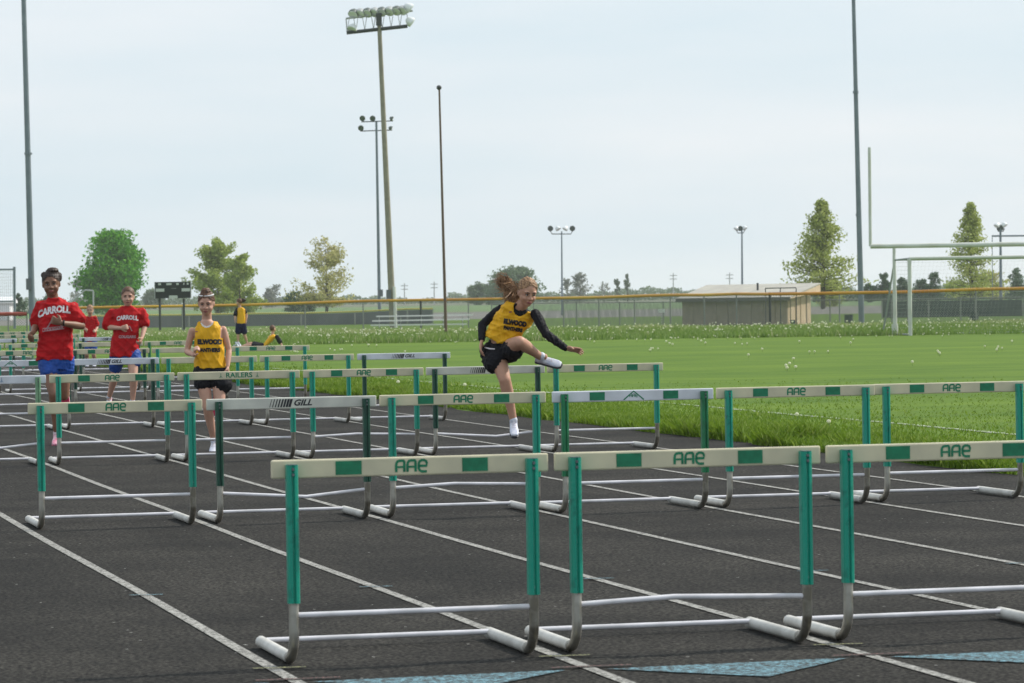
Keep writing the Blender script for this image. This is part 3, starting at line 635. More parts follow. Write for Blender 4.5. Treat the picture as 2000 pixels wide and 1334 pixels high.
# bins and small sign
M_bin = mat('dark_green_bin', (.03, .05, .045), .6)
for px, lb in ((1657, 'dark litter bin left of the tall pole behind the fence'), (1902, 'dark litter bin behind the net of the soccer goal'), (1548, 'small dark bin beside the dugout end wall')):
    D = 147; e = empty('litter_bin', gnd(px, D), lb, 'bin', 'litter bins'); s_ = .55 if px == 1548 else 1
    for nm, ra, za, zb in (('drum', .19, 0, .38), ('rim', .205, .381, .42)): k = MB(); k.o = e.location; k.tube([gnd(px, D, za*s_), gnd(px, D, zb*s_)], ra*s_, 14).build(nm, M_bin, e, smooth=True)
sgn = empty('fence_sign', gnd(1292, 167.8), 'small white sign hanging on the rear fence left of the dugout', 'sign'); tw = empty('batting_cage', gnd(1938, 230), 'thin grey pipe frame in front of the far right floodlight', 'pipe frame')
bar('top_pipe', [at(1937, 461, 230), at(2120, 459, 230)], .06, M_steel, tw, 6); bar('post', [gnd(1938, 230), at(1938, 461, 230)], .025, M_steel, tw, 6); bar('post', [gnd(2118, 230), at(2118, 459, 230)], .07, M_steel, tw, 6)
k = MB(); k.o = sgn.location
k.box(at(1292, 607, 150.6), (.3, .02, .16), RH, FWH, ZZ).build('sign_panel', mat('white_sign', (.7, .72, .7), .5), sgn); bar('stake', [gnd(1292, 150.7), at(1292, 607, 150.7)], .015, M_galv, sgn, 6)
sgn['label'] = 'small white sign on a stake left of the dugout'
# bleachers
D0 = 152; bl = empty('bleachers', gnd(820, D0), 'low aluminium bleachers with three white planks below the tall mast', 'bleachers')
M_alu = mat('aluminium_plank', (.62, .62, .60), .45, metal=.2)
for x0, x1, y0, y1, D in ((724, 912, 635.5, 633, D0), (727, 917, 627, 623.5, D0+.4), (735, 924, 618, 615, D0+.8)):
    a, b = at(x0, y0, D), at(x1, y1, D); c = (a+b)/2; d = (b-a); k = MB(); k.o = bl.location
    k.box(c, (d.length, .26, .06), d.normalized(), FWH, ZZ).build('seat_plank', M_alu, bl)
for x in (740, 782, 822, 865, 903):
    for D, zz in ((D0, .12), (D0+.4, .35), (D0+.8, .56)): bar('leg', [gnd(x, D+.1), gnd(x, D+.1, zz)], .025, M_galv, bl, 6)
    bar('stringer', [gnd(x, D0, .1), gnd(x, D0+.9, .56)], .02, M_galv, bl, 6)
# scoreboard
D = 157; sb = empty('scoreboard', gnd(340, D), 'black baseball scoreboard with white panels on two dark legs', 'scoreboard')
M_sbk = mat('scoreboard_black', (.018, .022, .022), .5); M_sw = mat('scoreboard_white', (.55, .57, .55), .6)
a, b = at(303.5, 583, D), at(372, 550, D); a2 = at(372, 581.5, D); c = (a+b)/2; wd_ = (b-a).dot(RH); ht_ = (b-a).dot(ZZ)
k = MB(); k.o = sb.location; k.box(c, (wd_, .12, ht_), RH, FWH, ZZ).build('face_panel', M_sbk, sb)
F = lambda x, y, off: c + RH*(x*wd_/2) + ZZ*(y*ht_/2) - FWH*(.06+off)
def panel(x0, x1, y0, y1, m_, nm): k = MB(); k.o = sb.location; k.box(F((x0+x1)/2, (y0+y1)/2, .008), (abs(x1-x0)*wd_/2, .012, abs(y1-y0)*ht_/2), RH, FWH, ZZ).build(nm, m_, sb)
for x0, x1, y0, y1 in ((-.96, -.48, -.18, .2), (.5, .97, -.18, .2), (-.22, .26, -1, -.66)): panel(x0, x1, y0, y1, M_sw, 'score_panel')
for x0, x1 in ((-.82, -.66), (-.36, -.06), (.2, .34), (.6, .66), (.8, .9)): panel(x0, x1, .62, .86, M_sw, 'caption_plate')
panel(-.1, .2, .16, .24, M_wire, 'caption_strip')
for s_ in (-1, 1): k = MB(); k.o = sb.location; k.box(F(s_*1.02, 0, -.06), (.03, .14, ht_+.03), RH, FWH, ZZ).build('side_frame', M_galv, sb)
for x in (312, 359): bar('leg', [gnd(x, D+.12), at(x, 583, D+.12)], .055, M_dark, sb)

# ------------------------------------------------------------------ trees
M_bark = mat('bark', (.10, .085, .07), .9, col2=(.06, .05, .04), vscale=4)
def leafmat(name, a, b, c): return blademat(name, [a, b, c], .3)
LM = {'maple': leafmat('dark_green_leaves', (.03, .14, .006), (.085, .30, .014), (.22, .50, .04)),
      'spring': leafmat('fresh_green_leaves', (.19, .25, .04), (.34, .42, .08), (.48, .54, .16)),
      'olive': leafmat('yellow_green_leaves', (.30, .28, .10), (.48, .45, .17), (.60, .55, .26)),
      'conic': leafmat('lime_leaves', (.20, .26, .05), (.38, .45, .10), (.54, .58, .20)),
      'dark': leafmat('evergreen_leaves', (.04, .085, .045), (.07, .13, .065), (.10, .17, .08)),
      'grey': leafmat('bare_twig_haze', (.15, .17, .14), (.20, .22, .18), (.26, .27, .22)),
      'hedge': leafmat('haze_paled_foliage', (.08, .13, .07), (.12, .18, .09), (.17, .22, .12))}  # distant leaves paled towards blue-green, haze put into their colour
def leaves_obj(name, P, size, m, tint, parent, o, flat=.6):
    n = len(P); a = rng.normal(0, 1, (n, 3)); a /= np.linalg.norm(a, axis=1)[:, None]; b = rng.normal(0, 1, (n, 3)); b -= (b*a).sum(1)[:, None]*a; b /= np.linalg.norm(b, axis=1)[:, None]
    s = (size*rng.uniform(.5, 1.3, n))[:, None]; V = np.stack([P-a*s*.5, P+b*s*flat*.5, P+a*s*.5, P-b*s*flat*.5], 1) - np.array(o)
    F = (np.arange(n)[:, None]*4+np.arange(4)); return link(name, fast_mesh(name, V.reshape(-1, 3), F, 4, m, np.repeat(np.clip(tint, 0, 1), 4)), parent)
def tree(px, D, top, hw, kind, shape, label, n=7000, base_gap=.12, leaf=.3, cat='tree', name='tree', sparse=0.0, wob=1.0, seed=1, trunk=True, skew=0, clump=None):
    R = np.random.default_rng(seed); b = gnd(px, D); H = zat(px, top, D); W_ = hw*D/FPX
    e = empty(name, b, label, cat)
    mb = MB(); mb.o = b; r0 = max(.06, H*.018)
    if trunk: mb.tube([b, b+Vector((.03*H*.3, 0, H*.3)), b+ZZ*H*.62, b+ZZ*H*.93], [r0*1.3, r0, r0*.5, r0*.12], 8)
    cen = []; nb_ = 40
    if clump: nb_ = clump
    if shape == 'cone': W_ *= 1.12
    if shape == 'open': W_ *= 1.18
    for i in range(nb_):
        if shape == 'cone':
            t = (i/nb_)**.85; z = H*(base_gap+(1-base_gap)*t); prof = (1-t)**.85*(.85+.45*R.random())
            if t < .10: prof *= .9
        elif shape == 'round':
            t = R.random()**.8; z = H*(base_gap+(1-base_gap)*t); prof = math.sqrt(max(0, 1-((t-.38)/.66)**2))*R.uniform(.55, 1.0)
        else:   # open
            t = R.random()**.9; z = H*(base_gap+(1-base_gap)*t); prof = min(1.1, 1.22-abs(t-.33)*1.2)*R.uniform(.4, 1.12)
        az = R.uniform(0, 6.283); rad = W_*prof
        rise = (.10 if shape == 'cone' else .25)*rad
        tip = b+Vector((math.cos(az)*rad+skew*W_*(1-t), math.sin(az)*rad, z))
        st = b+ZZ*max(H*.12, min(H*.97, z-rise-abs(rad)*(.12 if shape == 'cone' else .35)))
        if trunk: mb.tube([st, st.lerp(tip, .5)+ZZ*(-.02*H if shape == 'cone' else .03*H), tip], [r0*.35*(1-t*.6), r0*.2, r0*.05], 5, False)
        cen.append((st, tip, rad, t))
    if trunk: mb.build('trunk', M_bark, e, smooth=True)
    P = []; T = []
    per = n//nb_
    for st, tip, rad, t in cen:
        br = R.normal(0, .09) ; s_ = {'cone': (.07*W_+.09*rad, .020*H), 'round': (.17*W_, .06*H), 'open': (.085*W_*wob, .036*H)}[shape]
        k = per; u_ = R.uniform({'cone': .12, 'open': .25, 'round': .6}[shape], 1.05, k)
        base = np.array(st)[None]*(1-u_)[:, None]+np.array(tip)[None]*u_[:, None]
        q = R.normal(0, 1, (k, 3)); nq = np.linalg.norm(q, axis=1)[:, None]; q = q/nq*np.minimum(nq, 1.7)
        base += q*np.array([s_[0], s_[0], s_[1]]); P.append(base); T.append(.5+br*1.6+R.normal(0, .22, k))
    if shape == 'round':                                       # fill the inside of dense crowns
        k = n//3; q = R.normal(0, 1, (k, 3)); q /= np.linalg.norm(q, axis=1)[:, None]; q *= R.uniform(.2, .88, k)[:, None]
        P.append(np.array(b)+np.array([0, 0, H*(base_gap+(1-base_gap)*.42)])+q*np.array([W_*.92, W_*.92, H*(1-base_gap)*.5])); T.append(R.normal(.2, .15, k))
    P = np.concatenate(P); T = np.concatenate(T)
    P[:, 2] = np.maximum(P[:, 2], .15)
    if sparse: kk = R.random(len(P)) > sparse; P, T = P[kk], T[kk]
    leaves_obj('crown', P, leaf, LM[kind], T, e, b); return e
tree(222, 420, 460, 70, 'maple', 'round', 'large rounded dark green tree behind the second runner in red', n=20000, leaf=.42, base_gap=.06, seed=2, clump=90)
tree(425, 400, 468, 52, 'spring', 'open', 'light green spreading tree right of the scoreboard', n=13000, leaf=.36, base_gap=.05, seed=5, clump=70)
tree(468, 395, 500, 36, 'spring', 'open', 'smaller lime green tree joined to the right of the spreading tree', n=7500, leaf=.36, base_gap=.03, seed=6, clump=50)
tree(638, 400, 468, 58, 'olive', 'open', 'sparse yellowish tree left of the tall mast', n=5200, leaf=.34, base_gap=.1, seed=11, clump=66, wob=.9)
tree(1607, 300, 393, 66, 'conic', 'cone', 'tall pale green conical tree behind the dugout', n=10000, leaf=.28, base_gap=.16, seed=4, clump=110)
tree(1897, 300, 398, 54, 'conic', 'cone', 'slimmer conical tree behind the soccer goal', n=7000, leaf=.26, base_gap=.1, seed=9, clump=100)
tree(1620, 330, 545, 30, 'conic', 'round', 'low yellow green shrub at the foot of the conical tree', n=2200, leaf=.25, base_gap=.0, seed=12, cat='shrub', name='shrub')
tree(1870, 420, 548, 32, 'spring', 'round', 'rounded light green bush behind the soccer goal net', n=2200, leaf=.3, base_gap=0, seed=13, cat='shrub', name='shrub')
tree(1935, 420, 530, 38, 'olive', 'open', 'loose yellow bush beside the far right floodlight', n=2600, leaf=.3, base_gap=0, seed=14, cat='shrub', name='shrub')
for i, (px, top, hw, lb) in enumerate(((1700, 555, 18, 'dark evergreen just right of the tall right pole'), (1727, 537, 16, 'tallest dark evergreen right of the tall right pole'), (1764, 545, 14, 'dark evergreen between goalpost and soccer post'), (1800, 547, 18, 'dark evergreen inside the left end of the soccer goal'), (1826, 533, 16, 'dark evergreen left of the slim conical tree'), (1985, 528, 20, 'dark evergreen at the far right edge'))):
    tree(px, 470, top, hw, 'dark', 'round', lb, n=1500, leaf=.34, base_gap=0, seed=20+i, cat='tree', name='evergreen_tree', clump=24)
tree(575, 430, 570, 26, 'dark', 'round', 'low dark bush left of the sparse yellowish tree', n=2000, leaf=.3, base_gap=0, seed=31, cat='bush', name='bush')
tree(603, 432, 574, 16, 'dark', 'round', 'smaller dark bush under the sparse yellowish tree', n=1200, leaf=.3, base_gap=0, seed=32, cat='bush', name='bush')
tree(525, 900, 564, 11, 'grey', 'round', 'hazy dark tree in the distance left of the dark bush', n=900, leaf=.8, base_gap=0, seed=33, name='distant_tree')
tree(538, 950, 556, 15, 'grey', 'open', 'hazy bare tree in the distance left of the dark bush', n=600, leaf=.6, base_gap=0, seed=34, name='distant_tree')
tree(152, 900, 545, 22, 'grey', 'open', 'hazy bluish tree beside the large rounded tree', n=1100, leaf=.7, base_gap=0, seed=35, name='distant_tree')
tree(300, 900, 566, 24, 'hedge', 'round', 'hazy tree behind the scoreboard', n=1500, leaf=.8, base_gap=0, seed=36, name='distant_tree')
tree(98, 500, 570, 16, 'hedge', 'round', 'small tree behind the head of the front runner in red', n=900, leaf=.5, base_gap=0, seed=37, name='distant_tree')
tree(38, 420, 574, 14, 'dark', 'open', 'dark bush left of the tall left pole', n=900, leaf=.35, base_gap=0, seed=38, name='bush', cat='bush')
tree(1005, 700, 524, 52, 'hedge', 'round', 'broad hazy tree behind the head of the hurdler', n=6000, leaf=.6, base_gap=.1, seed=41, name='distant_tree', clump=60)
tree(935, 760, 552, 24, 'hedge', 'round', 'hazy tree left of the hurdler', n=2400, leaf=.6, base_gap=0, seed=42, name='distant_tree')
tree(968, 740, 548, 24, 'hedge', 'round', 'hazy tree behind the ponytail of the hurdler', n=2200, leaf=.6, base_gap=0, seed=47, name='distant_tree')
tree(1132, 800, 534, 22, 'grey', 'open', 'grey bare tree right of the four lamp mast', n=1500, leaf=.5, base_gap=.15, seed=43, name='distant_tree')
tree(1108, 820, 545, 14, 'grey', 'open', 'smaller grey bare tree at the four lamp mast', n=800, leaf=.5, base_gap=.1, seed=44, name='distant_tree')
tree(1205, 800, 540, 7, 'hedge', 'open', 'narrow upright tree, left one of the pair', n=700, leaf=.55, base_gap=.1, seed=45, name='distant_tree', clump=16)
tree(1226, 800, 538, 7, 'hedge', 'open', 'narrow upright tree, right one of the pair', n=700, leaf=.55, base_gap=.1, seed=46, name='distant_tree', clump=16)
tree(1180, 850, 552, 16, 'grey', 'open', 'faint bare tree left of the narrow upright pair', n=350, leaf=.5, base_gap=.1, seed=48, name='distant_tree')
def treeline():
    P = []; T = []; R = np.random.default_rng(55)
    for px in np.arange(-60, 2080, 3.2):
        D = 1150+80*math.sin(px*.01); off = 9+4*math.sin(px*.021)+3*math.sin(px*.13)+R.uniform(-2, 2)+(2 if 880 < px < 1420 else 0)
        if 640 < px < 880: off -= 4.5
        hh = 1.33+off*D/FPX; k = int(45*hh/3); q = R.random((k, 3)); b = np.array(gnd(px, D))
        P.append(b+np.array(RH)*((q[:, :1]-.5)*2.6)+np.array(FWH)*((q[:, 1:2]-.5)*8)+np.array([0, 0, 1])*(q[:, 2:]**.8*hh)); T.append(np.full(k, .5+.2*math.sin(px*.07)+R.normal(0, .1))+R.normal(0, .15, k))
    P = np.concatenate(P); T = np.concatenate(T); return leaves_obj('treeline', P, .95, LM['hedge'], T, None, (0, 0, 0))
tag(treeline(), 'low hazy line of trees and hedges along the horizon', 'treeline', kind='stuff')
def banks():
    P = []; T = []; R = np.random.default_rng(56)
    for px in np.arange(1590, 2080, 3):
        D = 560; hh = 1.0+.5*math.sin(px*.05)+R.uniform(0, .5); k = 40; q = R.random((k, 3)); b = np.array(gnd(px, D))
        P.append(b+np.array(RH)*((q[:, :1]-.5)*1.4)+np.array(FWH)*((q[:, 1:2]-.5)*3)+np.array([0, 0, 1])*(q[:, 2:]*hh)); T.append(np.full(k, .4)+R.normal(0, .2, k))
    return leaves_obj('hedgerow', np.concatenate(P), .4, LM['dark'], np.concatenate(T), None, (0, 0, 0))
tag(banks(), 'dark hedgerow in front of the evergreens at right', 'hedge', kind='stuff')
# ------------------------------------------------------------------ people
def skinmat(name, c, c2): return mat(name, c, .5, col2=c2, vscale=9, spec=.35, sub=.08)
SK_D = skinmat('brown_skin', (.27, .14, .09), (.20, .10, .062)); SK_L = skinmat('light_skin', (.60, .35, .26), (.52, .29, .21)); SK_M = skinmat('tanned_skin', (.55, .31, .215), (.47, .25, .17))
def hairmat(name, a, b):
    m = mat(name, a, .55, col2=b, vscale=1, spec=.4)
    t = m.node_tree; nd = [n for n in t.nodes if n.type == 'TEX_NOISE'][0]; mp = t.nodes.new('ShaderNodeMapping'); mp.inputs['Scale'].default_value = (60, 60, 14)
    co = [n for n in t.nodes if n.type == 'TEX_COORD'][0]; t.links.new(co.outputs['Object'], mp.inputs[0]); t.links.new(mp.outputs[0], nd.inputs['Vector']); return m
HR_K = hairmat('black_brown_hair', (.045, .025, .016), (.018, .01, .008)); HR_B = hairmat('brown_hair', (.16, .08, .045), (.07, .035, .02)); HR_G = hairmat('golden_brown_hair', (.46, .27, .145), (.13, .07, .035))
def cloth(name, c, f=.25, rough=.8): return mat(name, c, rough, col2=tuple(x*(1-f) for x in c), vscale=7, bump=.25, bscale=22, spec=.2)
CL_R = cloth('red_cotton', (.50, .010, .014), .2); CL_Y = cloth('gold_mesh_cloth', (.80, .42, .015), .12, .6); CL_K = cloth('black_cloth', (.012, .012, .016), .3, .7); CL_B = cloth('blue_shorts_cloth', (.02, .08, .36), .3, .5)
CL_N = cloth('navy_cloth', (.012, .014, .05), .3); CL_W = cloth('white_cloth', (.75, .74, .74), .1); M_wp = mat('white_print', (.72, .66, .68), .7); M_kp = mat('black_print', (.015, .013, .012), .7); M_gp = mat('grey_print', (.42, .25, .27), .7)
SH_W = mat('white_shoe', (.72, .73, .80), .45, col2=(.50, .53, .66), vscale=25); SH_P = mat('white_pink_shoe', (.75, .62, .66), .45, col2=(.65, .10, .22), vscale=16); SO_P = mat('pink_sole', (.60, .03, .12), .5); SO_K = mat('dark_sole', (.05, .05, .06), .6)
M_eye = mat('eye_dark', (.03, .02, .018), .2); M_eyew = mat('eye_white', (.6, .58, .55), .3); M_lipd = mat('lips', (.30, .10, .09), .5); M_brow = mat('eyebrow', (.05, .03, .02), .9)
def remesh(name, mb, vox, m, parent, smooth=6, wrinkle=0, wsc=.12, cut=None, seed=0):
    me = mb.mesh('tmp'); bm = bmesh.new(); bm.from_mesh(me); bmesh.ops.recalc_face_normals(bm, faces=bm.faces); bm.to_mesh(me); bm.free()
    o = bpy.data.objects.new('tmp', me); C.objects.link(o)
    r = o.modifiers.new('r', 'REMESH'); r.mode = 'VOXEL'; r.voxel_size = vox
    if smooth: s_ = o.modifiers.new('s', 'SMOOTH'); s_.iterations = smooth; s_.factor = .5
    dg = bpy.context.evaluated_depsgraph_get(); me2 = bpy.data.meshes.new_from_object(o.evaluated_get(dg)); bpy.data.objects.remove(o)
    if wrinkle:
        n = len(me2.vertices); co = np.empty(n*3, np.float32); me2.vertices.foreach_get('co', co); co = co.reshape(-1, 3); no = np.empty(n*3, np.float32); me2.vertices.foreach_get('normal', no); no = no.reshape(-1, 3)
        R = np.random.default_rng(seed); d = np.zeros(n)
        for i in range(7):
            k = R.normal(0, 1, 3)*np.array([1, 1, .8]); k = k/np.linalg.norm(k)*2*np.pi/(wsc*R.uniform(.6, 1.7)); warp = np.sin(co@(R.normal(0, 1, 3)*9)+R.uniform(0, 6))*1.2
            q = np.sin(co@k+R.uniform(0, 6)+warp); d += (1-np.abs(q))**2-.35
        co += no*(d*wrinkle/2.2)[:, None]; me2.vertices.foreach_set('co', co.ravel().astype(np.float32))
    if cut:
        bm = bmesh.new(); bm.from_mesh(me2); bmesh.ops.delete(bm, geom=[f for f in bm.faces if cut(f.calc_center_median())], context='FACES'); bm.to_mesh(me2); bm.free()
    me2.materials.clear(); me2.materials.append(m); me2.polygons.foreach_set('use_smooth', [True]*len(me2.polygons)); me2.update(); me2.name = name
    return link(name, me2, parent)
class Person:
    def __init__(s, D, gx, label, sc=1.0, ground=True, dg=0):
        s.D = D; s.px = D/FPX; s.sc = sc; s.root = gnd(gx, D+dg); s.e = empty('person', s.root, label, 'person')
    def J(s, x, y, d=0): return at(x, y, s.D+d)
    def mb(s): k = MB(); k.o = s.root; return k
    def arm(s, mb, a, b, c, k=1.0, r=(.043, .037, .038, .024)):
        r = [q*s.sc*k for q in r]; mb.chain([(a-ZZ*.006, r[0]), (a.lerp(b, .45), r[0]*.97), (b, r[1]*.93)]); mb.chain([(b, r[1]*.93), (b.lerp(c, .28), r[2]), (c, r[3])])
    def leg(s, mb, a, b, c, k=1.0):
        q = s.sc*k; mb.chain([(a, .082*q), (a.lerp(b, .45), .074*q), (b, .053*q)], 14); back = (FWH*.012*q)
        mb.chain([(b, .053*q), (b.lerp(c, .3)+back, .054*q), (b.lerp(c, .65)+back*.5, .040*q), (c, .032*q)], 14)
    def hand(s, mb, w, d, pn, curl=1.2, size=1.0, spread=.08):
        # w wrist, d pointing direction, pn palm normal; fingers curl towards pn
        d = d.normalized(); pn = (pn-d*pn.dot(d)).normalized(); sd = d.cross(pn); q = s.sc*size
        X, Y, Z = sd, pn, d
        mb.ell(w+d*.042*q, (.036*q, .016*q, .048*q), X, Y, Z, 10, 7)
        for i, L_ in enumerate((.066, .074, .069, .054)):
            o = (i-1.5)*.0185*q; p = w+d*.075*q+sd*o; a = 0; pts = [(w+d*.04*q+sd*o*.8, .010*q), (p, .0095*q)]
            dd = (d+sd*(i-1.5)*spread).normalized()
            for j, f in enumerate((.45, .3, .25)):
                a += curl*(.75 if j == 0 else .85); v_ = dd*math.cos(a)+pn*math.sin(a); p = p+v_*L_*f*q; pts.append((p, (.009-.0012*j)*q))
            mb.chain(pts, 8)
        tb = w+d*.02*q-sd*.028*q; t1 = tb+(d*.6-sd*.7+pn*.4).normalized()*.034*q; t2 = t1+(d*.8-sd*.1+pn*(.5+.3*curl)).normalized()*.028*q
        mb.chain([(tb, .013*q), (t1, .0115*q), (t2, .009*q)], 8)
    def head(s, mb, c, f, u, k=1.0):
        f = f.normalized(); u = (u-f*u.dot(f)).normalized(); x = f.cross(u); q = s.sc*k; s.hd = (c, f, u, x, q)
        mb.ell(c+u*.025*q-f*.012*q, (.079*q, .094*q, .096*q), x, f, u, 20, 14)
        mb.ell(c-u*.030*q+f*.018*q, (.069*q, .067*q, .070*q), x, f, u, 18, 12)
        mb.ell(c-u*.080*q+f*.048*q, (.032*q, .030*q, .026*q), x, f, u, 12, 8)
        for sx in (-1, 1):
            mb.ell(c+x*sx*.076*q-u*.005*q-f*.01*q, (.010*q, .020*q, .030*q), x, f, u, 8, 6)
            mb.ell(c+x*sx*.036*q-u*.03*q+f*.058*q, (.024*q, .022*q, .022*q), x, f, u, 10, 7)
            mb.ell(c+x*sx*.03*q+u*.032*q+f*.070*q, (.028*q, .016*q, .010*q), x, f, u, 10, 7)
        mb.chain([(c+u*.018*q+f*.077*q, .009*q), (c-u*.022*q+f*.096*q, .0135*q)], 8)
        for sx in (-1, 1): mb.ell(c+x*sx*.012*q-u*.024*q+f*.088*q, (.010*q, .012*q, .009*q), x, f, u, 8, 6)
        mb.ell(c-u*.055*q+f*.078*q, (.026*q, .014*q, .012*q), x, f, u, 10, 6)
    def hair(s, m, extra=(), line=.066, w=1.0, wr=.006, vox=.007, side=-.01, seed=1):
        c, f, u, x, q = s.hd; k = s.mb(); k.ell(c+u*.034*q-f*.016*q, (.087*q*w, .101*q, .101*q), x, f, u, 20, 14)
        for (a, b_, d), r_ in extra: k.ell(c+x*a*q+f*b_*q+u*d*q, [v*q for v in r_], x, f, u, 14, 9)
        o = s.root
        def cut(v):
            r = v+o-c; F_, U_, X_ = r.dot(f)/q, r.dot(u)/q, abs(r.dot(x))/q
            if U_ < -.085 and F_ > -.06: return True
            hl = line+.018-1.0*max(0, X_-.028)
            return (F_ > .004 and U_ < hl) or (F_ > -.035 and U_ < side)
        return remesh('hair', k, vox, m, s.e, 3, wr, .03, cut=cut, seed=seed)
    def face(s, body, squint=.8):
        c, f, u, x, q = s.hd
        for sx in (-1, 1):
            k = s.mb(); k.ell(c+x*sx*.032*q+u*.008*q+f*.0765*q, (.0125*q, .0075*q, .0058*q*squint), x, f, u, 10, 7).build('eye', M_eyew, body, True)
            k = s.mb(); k.ell(c+x*sx*.032*q+u*.008*q+f*.0805*q, (.0075*q, .0055*q, .0068*q*squint), x, f, u, 8, 6).build('iris', M_eye, body, True)
            k = s.mb(); k.chain([(c+x*sx*.019*q+u*.0125*q+f*.0825*q, .0022*q), (c+x*sx*.032*q+u*.0165*q+f*.083*q, .0032*q), (c+x*sx*.047*q+u*.011*q+f*.073*q, .0022*q)], 6).build('lid_shade', M_eye, body, True)  # dark upper lid line standing in for the eye socket shadow
            k = s.mb(); k.chain([(c+x*sx*.016*q+u*.030*q+f*.0865*q, .0038*q), (c+x*sx*.034*q+u*.034*q+f*.083*q, .0042*q), (c+x*sx*.048*q+u*.028*q+f*.072*q, .003*q)], 6).build('eyebrow', M_brow, body, True)
        k = s.mb(); k.chain([(c-x*.021*q-u*.056*q+f*.083*q, .0035*q), (c-x*.008*q-u*.052*q+f*.0925*q, .0055*q), (c+x*.008*q-u*.052*q+f*.0925*q, .0055*q), (c+x*.021*q-u*.056*q+f*.083*q, .0035*q)], 6)
        k.chain([(c-x*.016*q-u*.060*q+f*.085*q, .004*q), (c-u*.063*q+f*.0905*q, .0065*q), (c+x*.016*q-u*.060*q+f*.085*q, .004*q)], 6).build('lips', M_lipd, body, True)
    def shoe(s, ank, toe, up, m, so, size=1.0, parent=None):
        d = toe.normalized(); up = (up-d*up.dot(d)).normalized(); sd = d.cross(up); q = s.sc*size; b = ank-up*.055*q
        k = s.mb(); P = ((-.065, .030, .035, .045), (-.045, .034, .060, .060), (0, .034, .062, .062), (.05, .036, .044, .046), (.10, .041, .034, .036), (.145, .040, .026, .028), (.175, .028, .018, .018))
        k.loft([(b+d*a*q+up*(h-.02)*q*.5, sd*w_*q, up*h*q*.62) for a, w_, h, _ in P], 16, 2.4)
        k.cap(ank-up*.03*q, .036*q, ank+up*.012*q, .036*q)
        o = remesh('shoe', k, .006, m, parent or s.e, 3)
        k = s.mb(); k.loft([(b+d*a*q-up*.020*q, sd*w_*q, up*.010*q) for a, w_ in ((-.072, .020), (-.065, .030), (-.02, .033), (.05, .036), (.11, .042), (.155, .039), (.18, .024))], 16, 3).build('sole', so, o, True)
        for t in (.045, .07, .095): k = s.mb(); k.tube([b+d*t*q+up*(.058-.22*t)*q*.95-sd*.02*q, b+d*t*q+up*(.066-.22*t)*q, b+d*t*q+up*(.058-.22*t)*q*.95+sd*.02*q], .003*q, 5).build('lace', M_wp, o)
        return o
    def decal(s, target, geo, origin, X, Y, m, name, off=.004):    # lay flat print on a garment
        v, f = geo; me = bpy.data.meshes.new('d'); me.from_pydata([(a, b, 0) for a, b, _ in v], [], f); bm = bmesh.new(); bm.from_mesh(me); bmesh.ops.triangulate(bm, faces=bm.faces)
        for _ in range(3):
            es = [e_ for e_ in bm.edges if e_.calc_length() > .014]
            if es: bmesh.ops.subdivide_edges(bm, edges=es, cuts=1); bmesh.ops.triangulate(bm, faces=bm.faces)
        tm = target.data; bv = BVHTree.FromPolygons([v_.co+Vector((0, 0, 0)) for v_ in tm.vertices], [tuple(p.vertices) for p in tm.polygons]); nrm = Y.cross(X).normalized()   # into the cloth
        for v_ in bm.verts:
            p = origin + X*v_.co.x + Y*v_.co.y - s.root; h = bv.ray_cast(p-nrm*.5, nrm, 1.2)
            v_.co = (h[0]-nrm*off) if h[0] is not None else p
        bm.to_mesh(me); bm.free(); me.name = name; me.materials.append(m); return link(name, me, target)
def bend(geo, amp, slope=0):
    v, f = geo; return ([(x, y+amp*(1-(x/.12)**2)+slope*x, z) for x, y, z in v], f)

# --- front runner in red
p = Person(32.5, 108, 'girl running in red CARROLL T-shirt and blue shorts, nearest of the two red shirts'); J = p.J
skL, skR = J(78, 598, .04), J(142, 599, 0)
elL, wrL = J(71, 636, .07), J(64, 650, -.12)
elR, wrR = J(160, 637, -.02), J(120, 631, -.22)
hipL, hipR = J(93, 704, 0), J(123, 704, .02)
knL, anL = J(106, 770, -.16), J(111, 846, -.02); knR, anR = J(124, 772, .04), J(129, 762, .42)
neck = J(106, 590, .03); hc = J(100, 555, -.02); fwd = (-FWH*1 - RH*-.08 - ZZ*.12)
b = p.mb(); p.head(b, hc, fwd, ZZ+RH*-.06, 1.03); b.cap(hc-ZZ*.05+FWH*.02, .05, neck+ZZ*-.02, .055)
b.loft([(J(108, 700), RH*.13, FWH*.09), (J(107, 670), RH*.115, FWH*.085), (J(107, 630), RH*.14, FWH*.095), (J(108, 603), RH*.15, FWH*.09), (J(108, 592), RH*.08, FWH*.06)])
p.arm(b, skL, elL, wrL); p.arm(b, skR, elR, wrR); p.leg(b, hipL, knL, anL); p.leg(b, hipR, knR, anR)
b.cap(anL, .034, anL-ZZ*.03, .03); b.cap(anR, .034, anR+FWH*.03, .03)
p.hand(b, wrL, ((-RH*.3-FWH*.6-ZZ*.4)), RH, 1.35, 1.05); p.hand(b, wrR, (-RH*.85+ZZ*.3-FWH*.1), FWH*.9+ZZ*.1-RH*0, 1.3, 1.05)
body = remesh('body', b, .0065, SK_D, p.e, 3); p.face(body, .7)
p.hair(HR_K, [((0, -.11, .02), (.045, .04, .045)), ((-.02, -.01, .125), (.06, .06, .03)), ((.06, -.02, .085), (.03, .04, .035)), ((-.075, -.03, .06), (.03, .045, .05))], .060, 1.0, .005, seed=3)
c, f_, u_, x_, q = p.hd

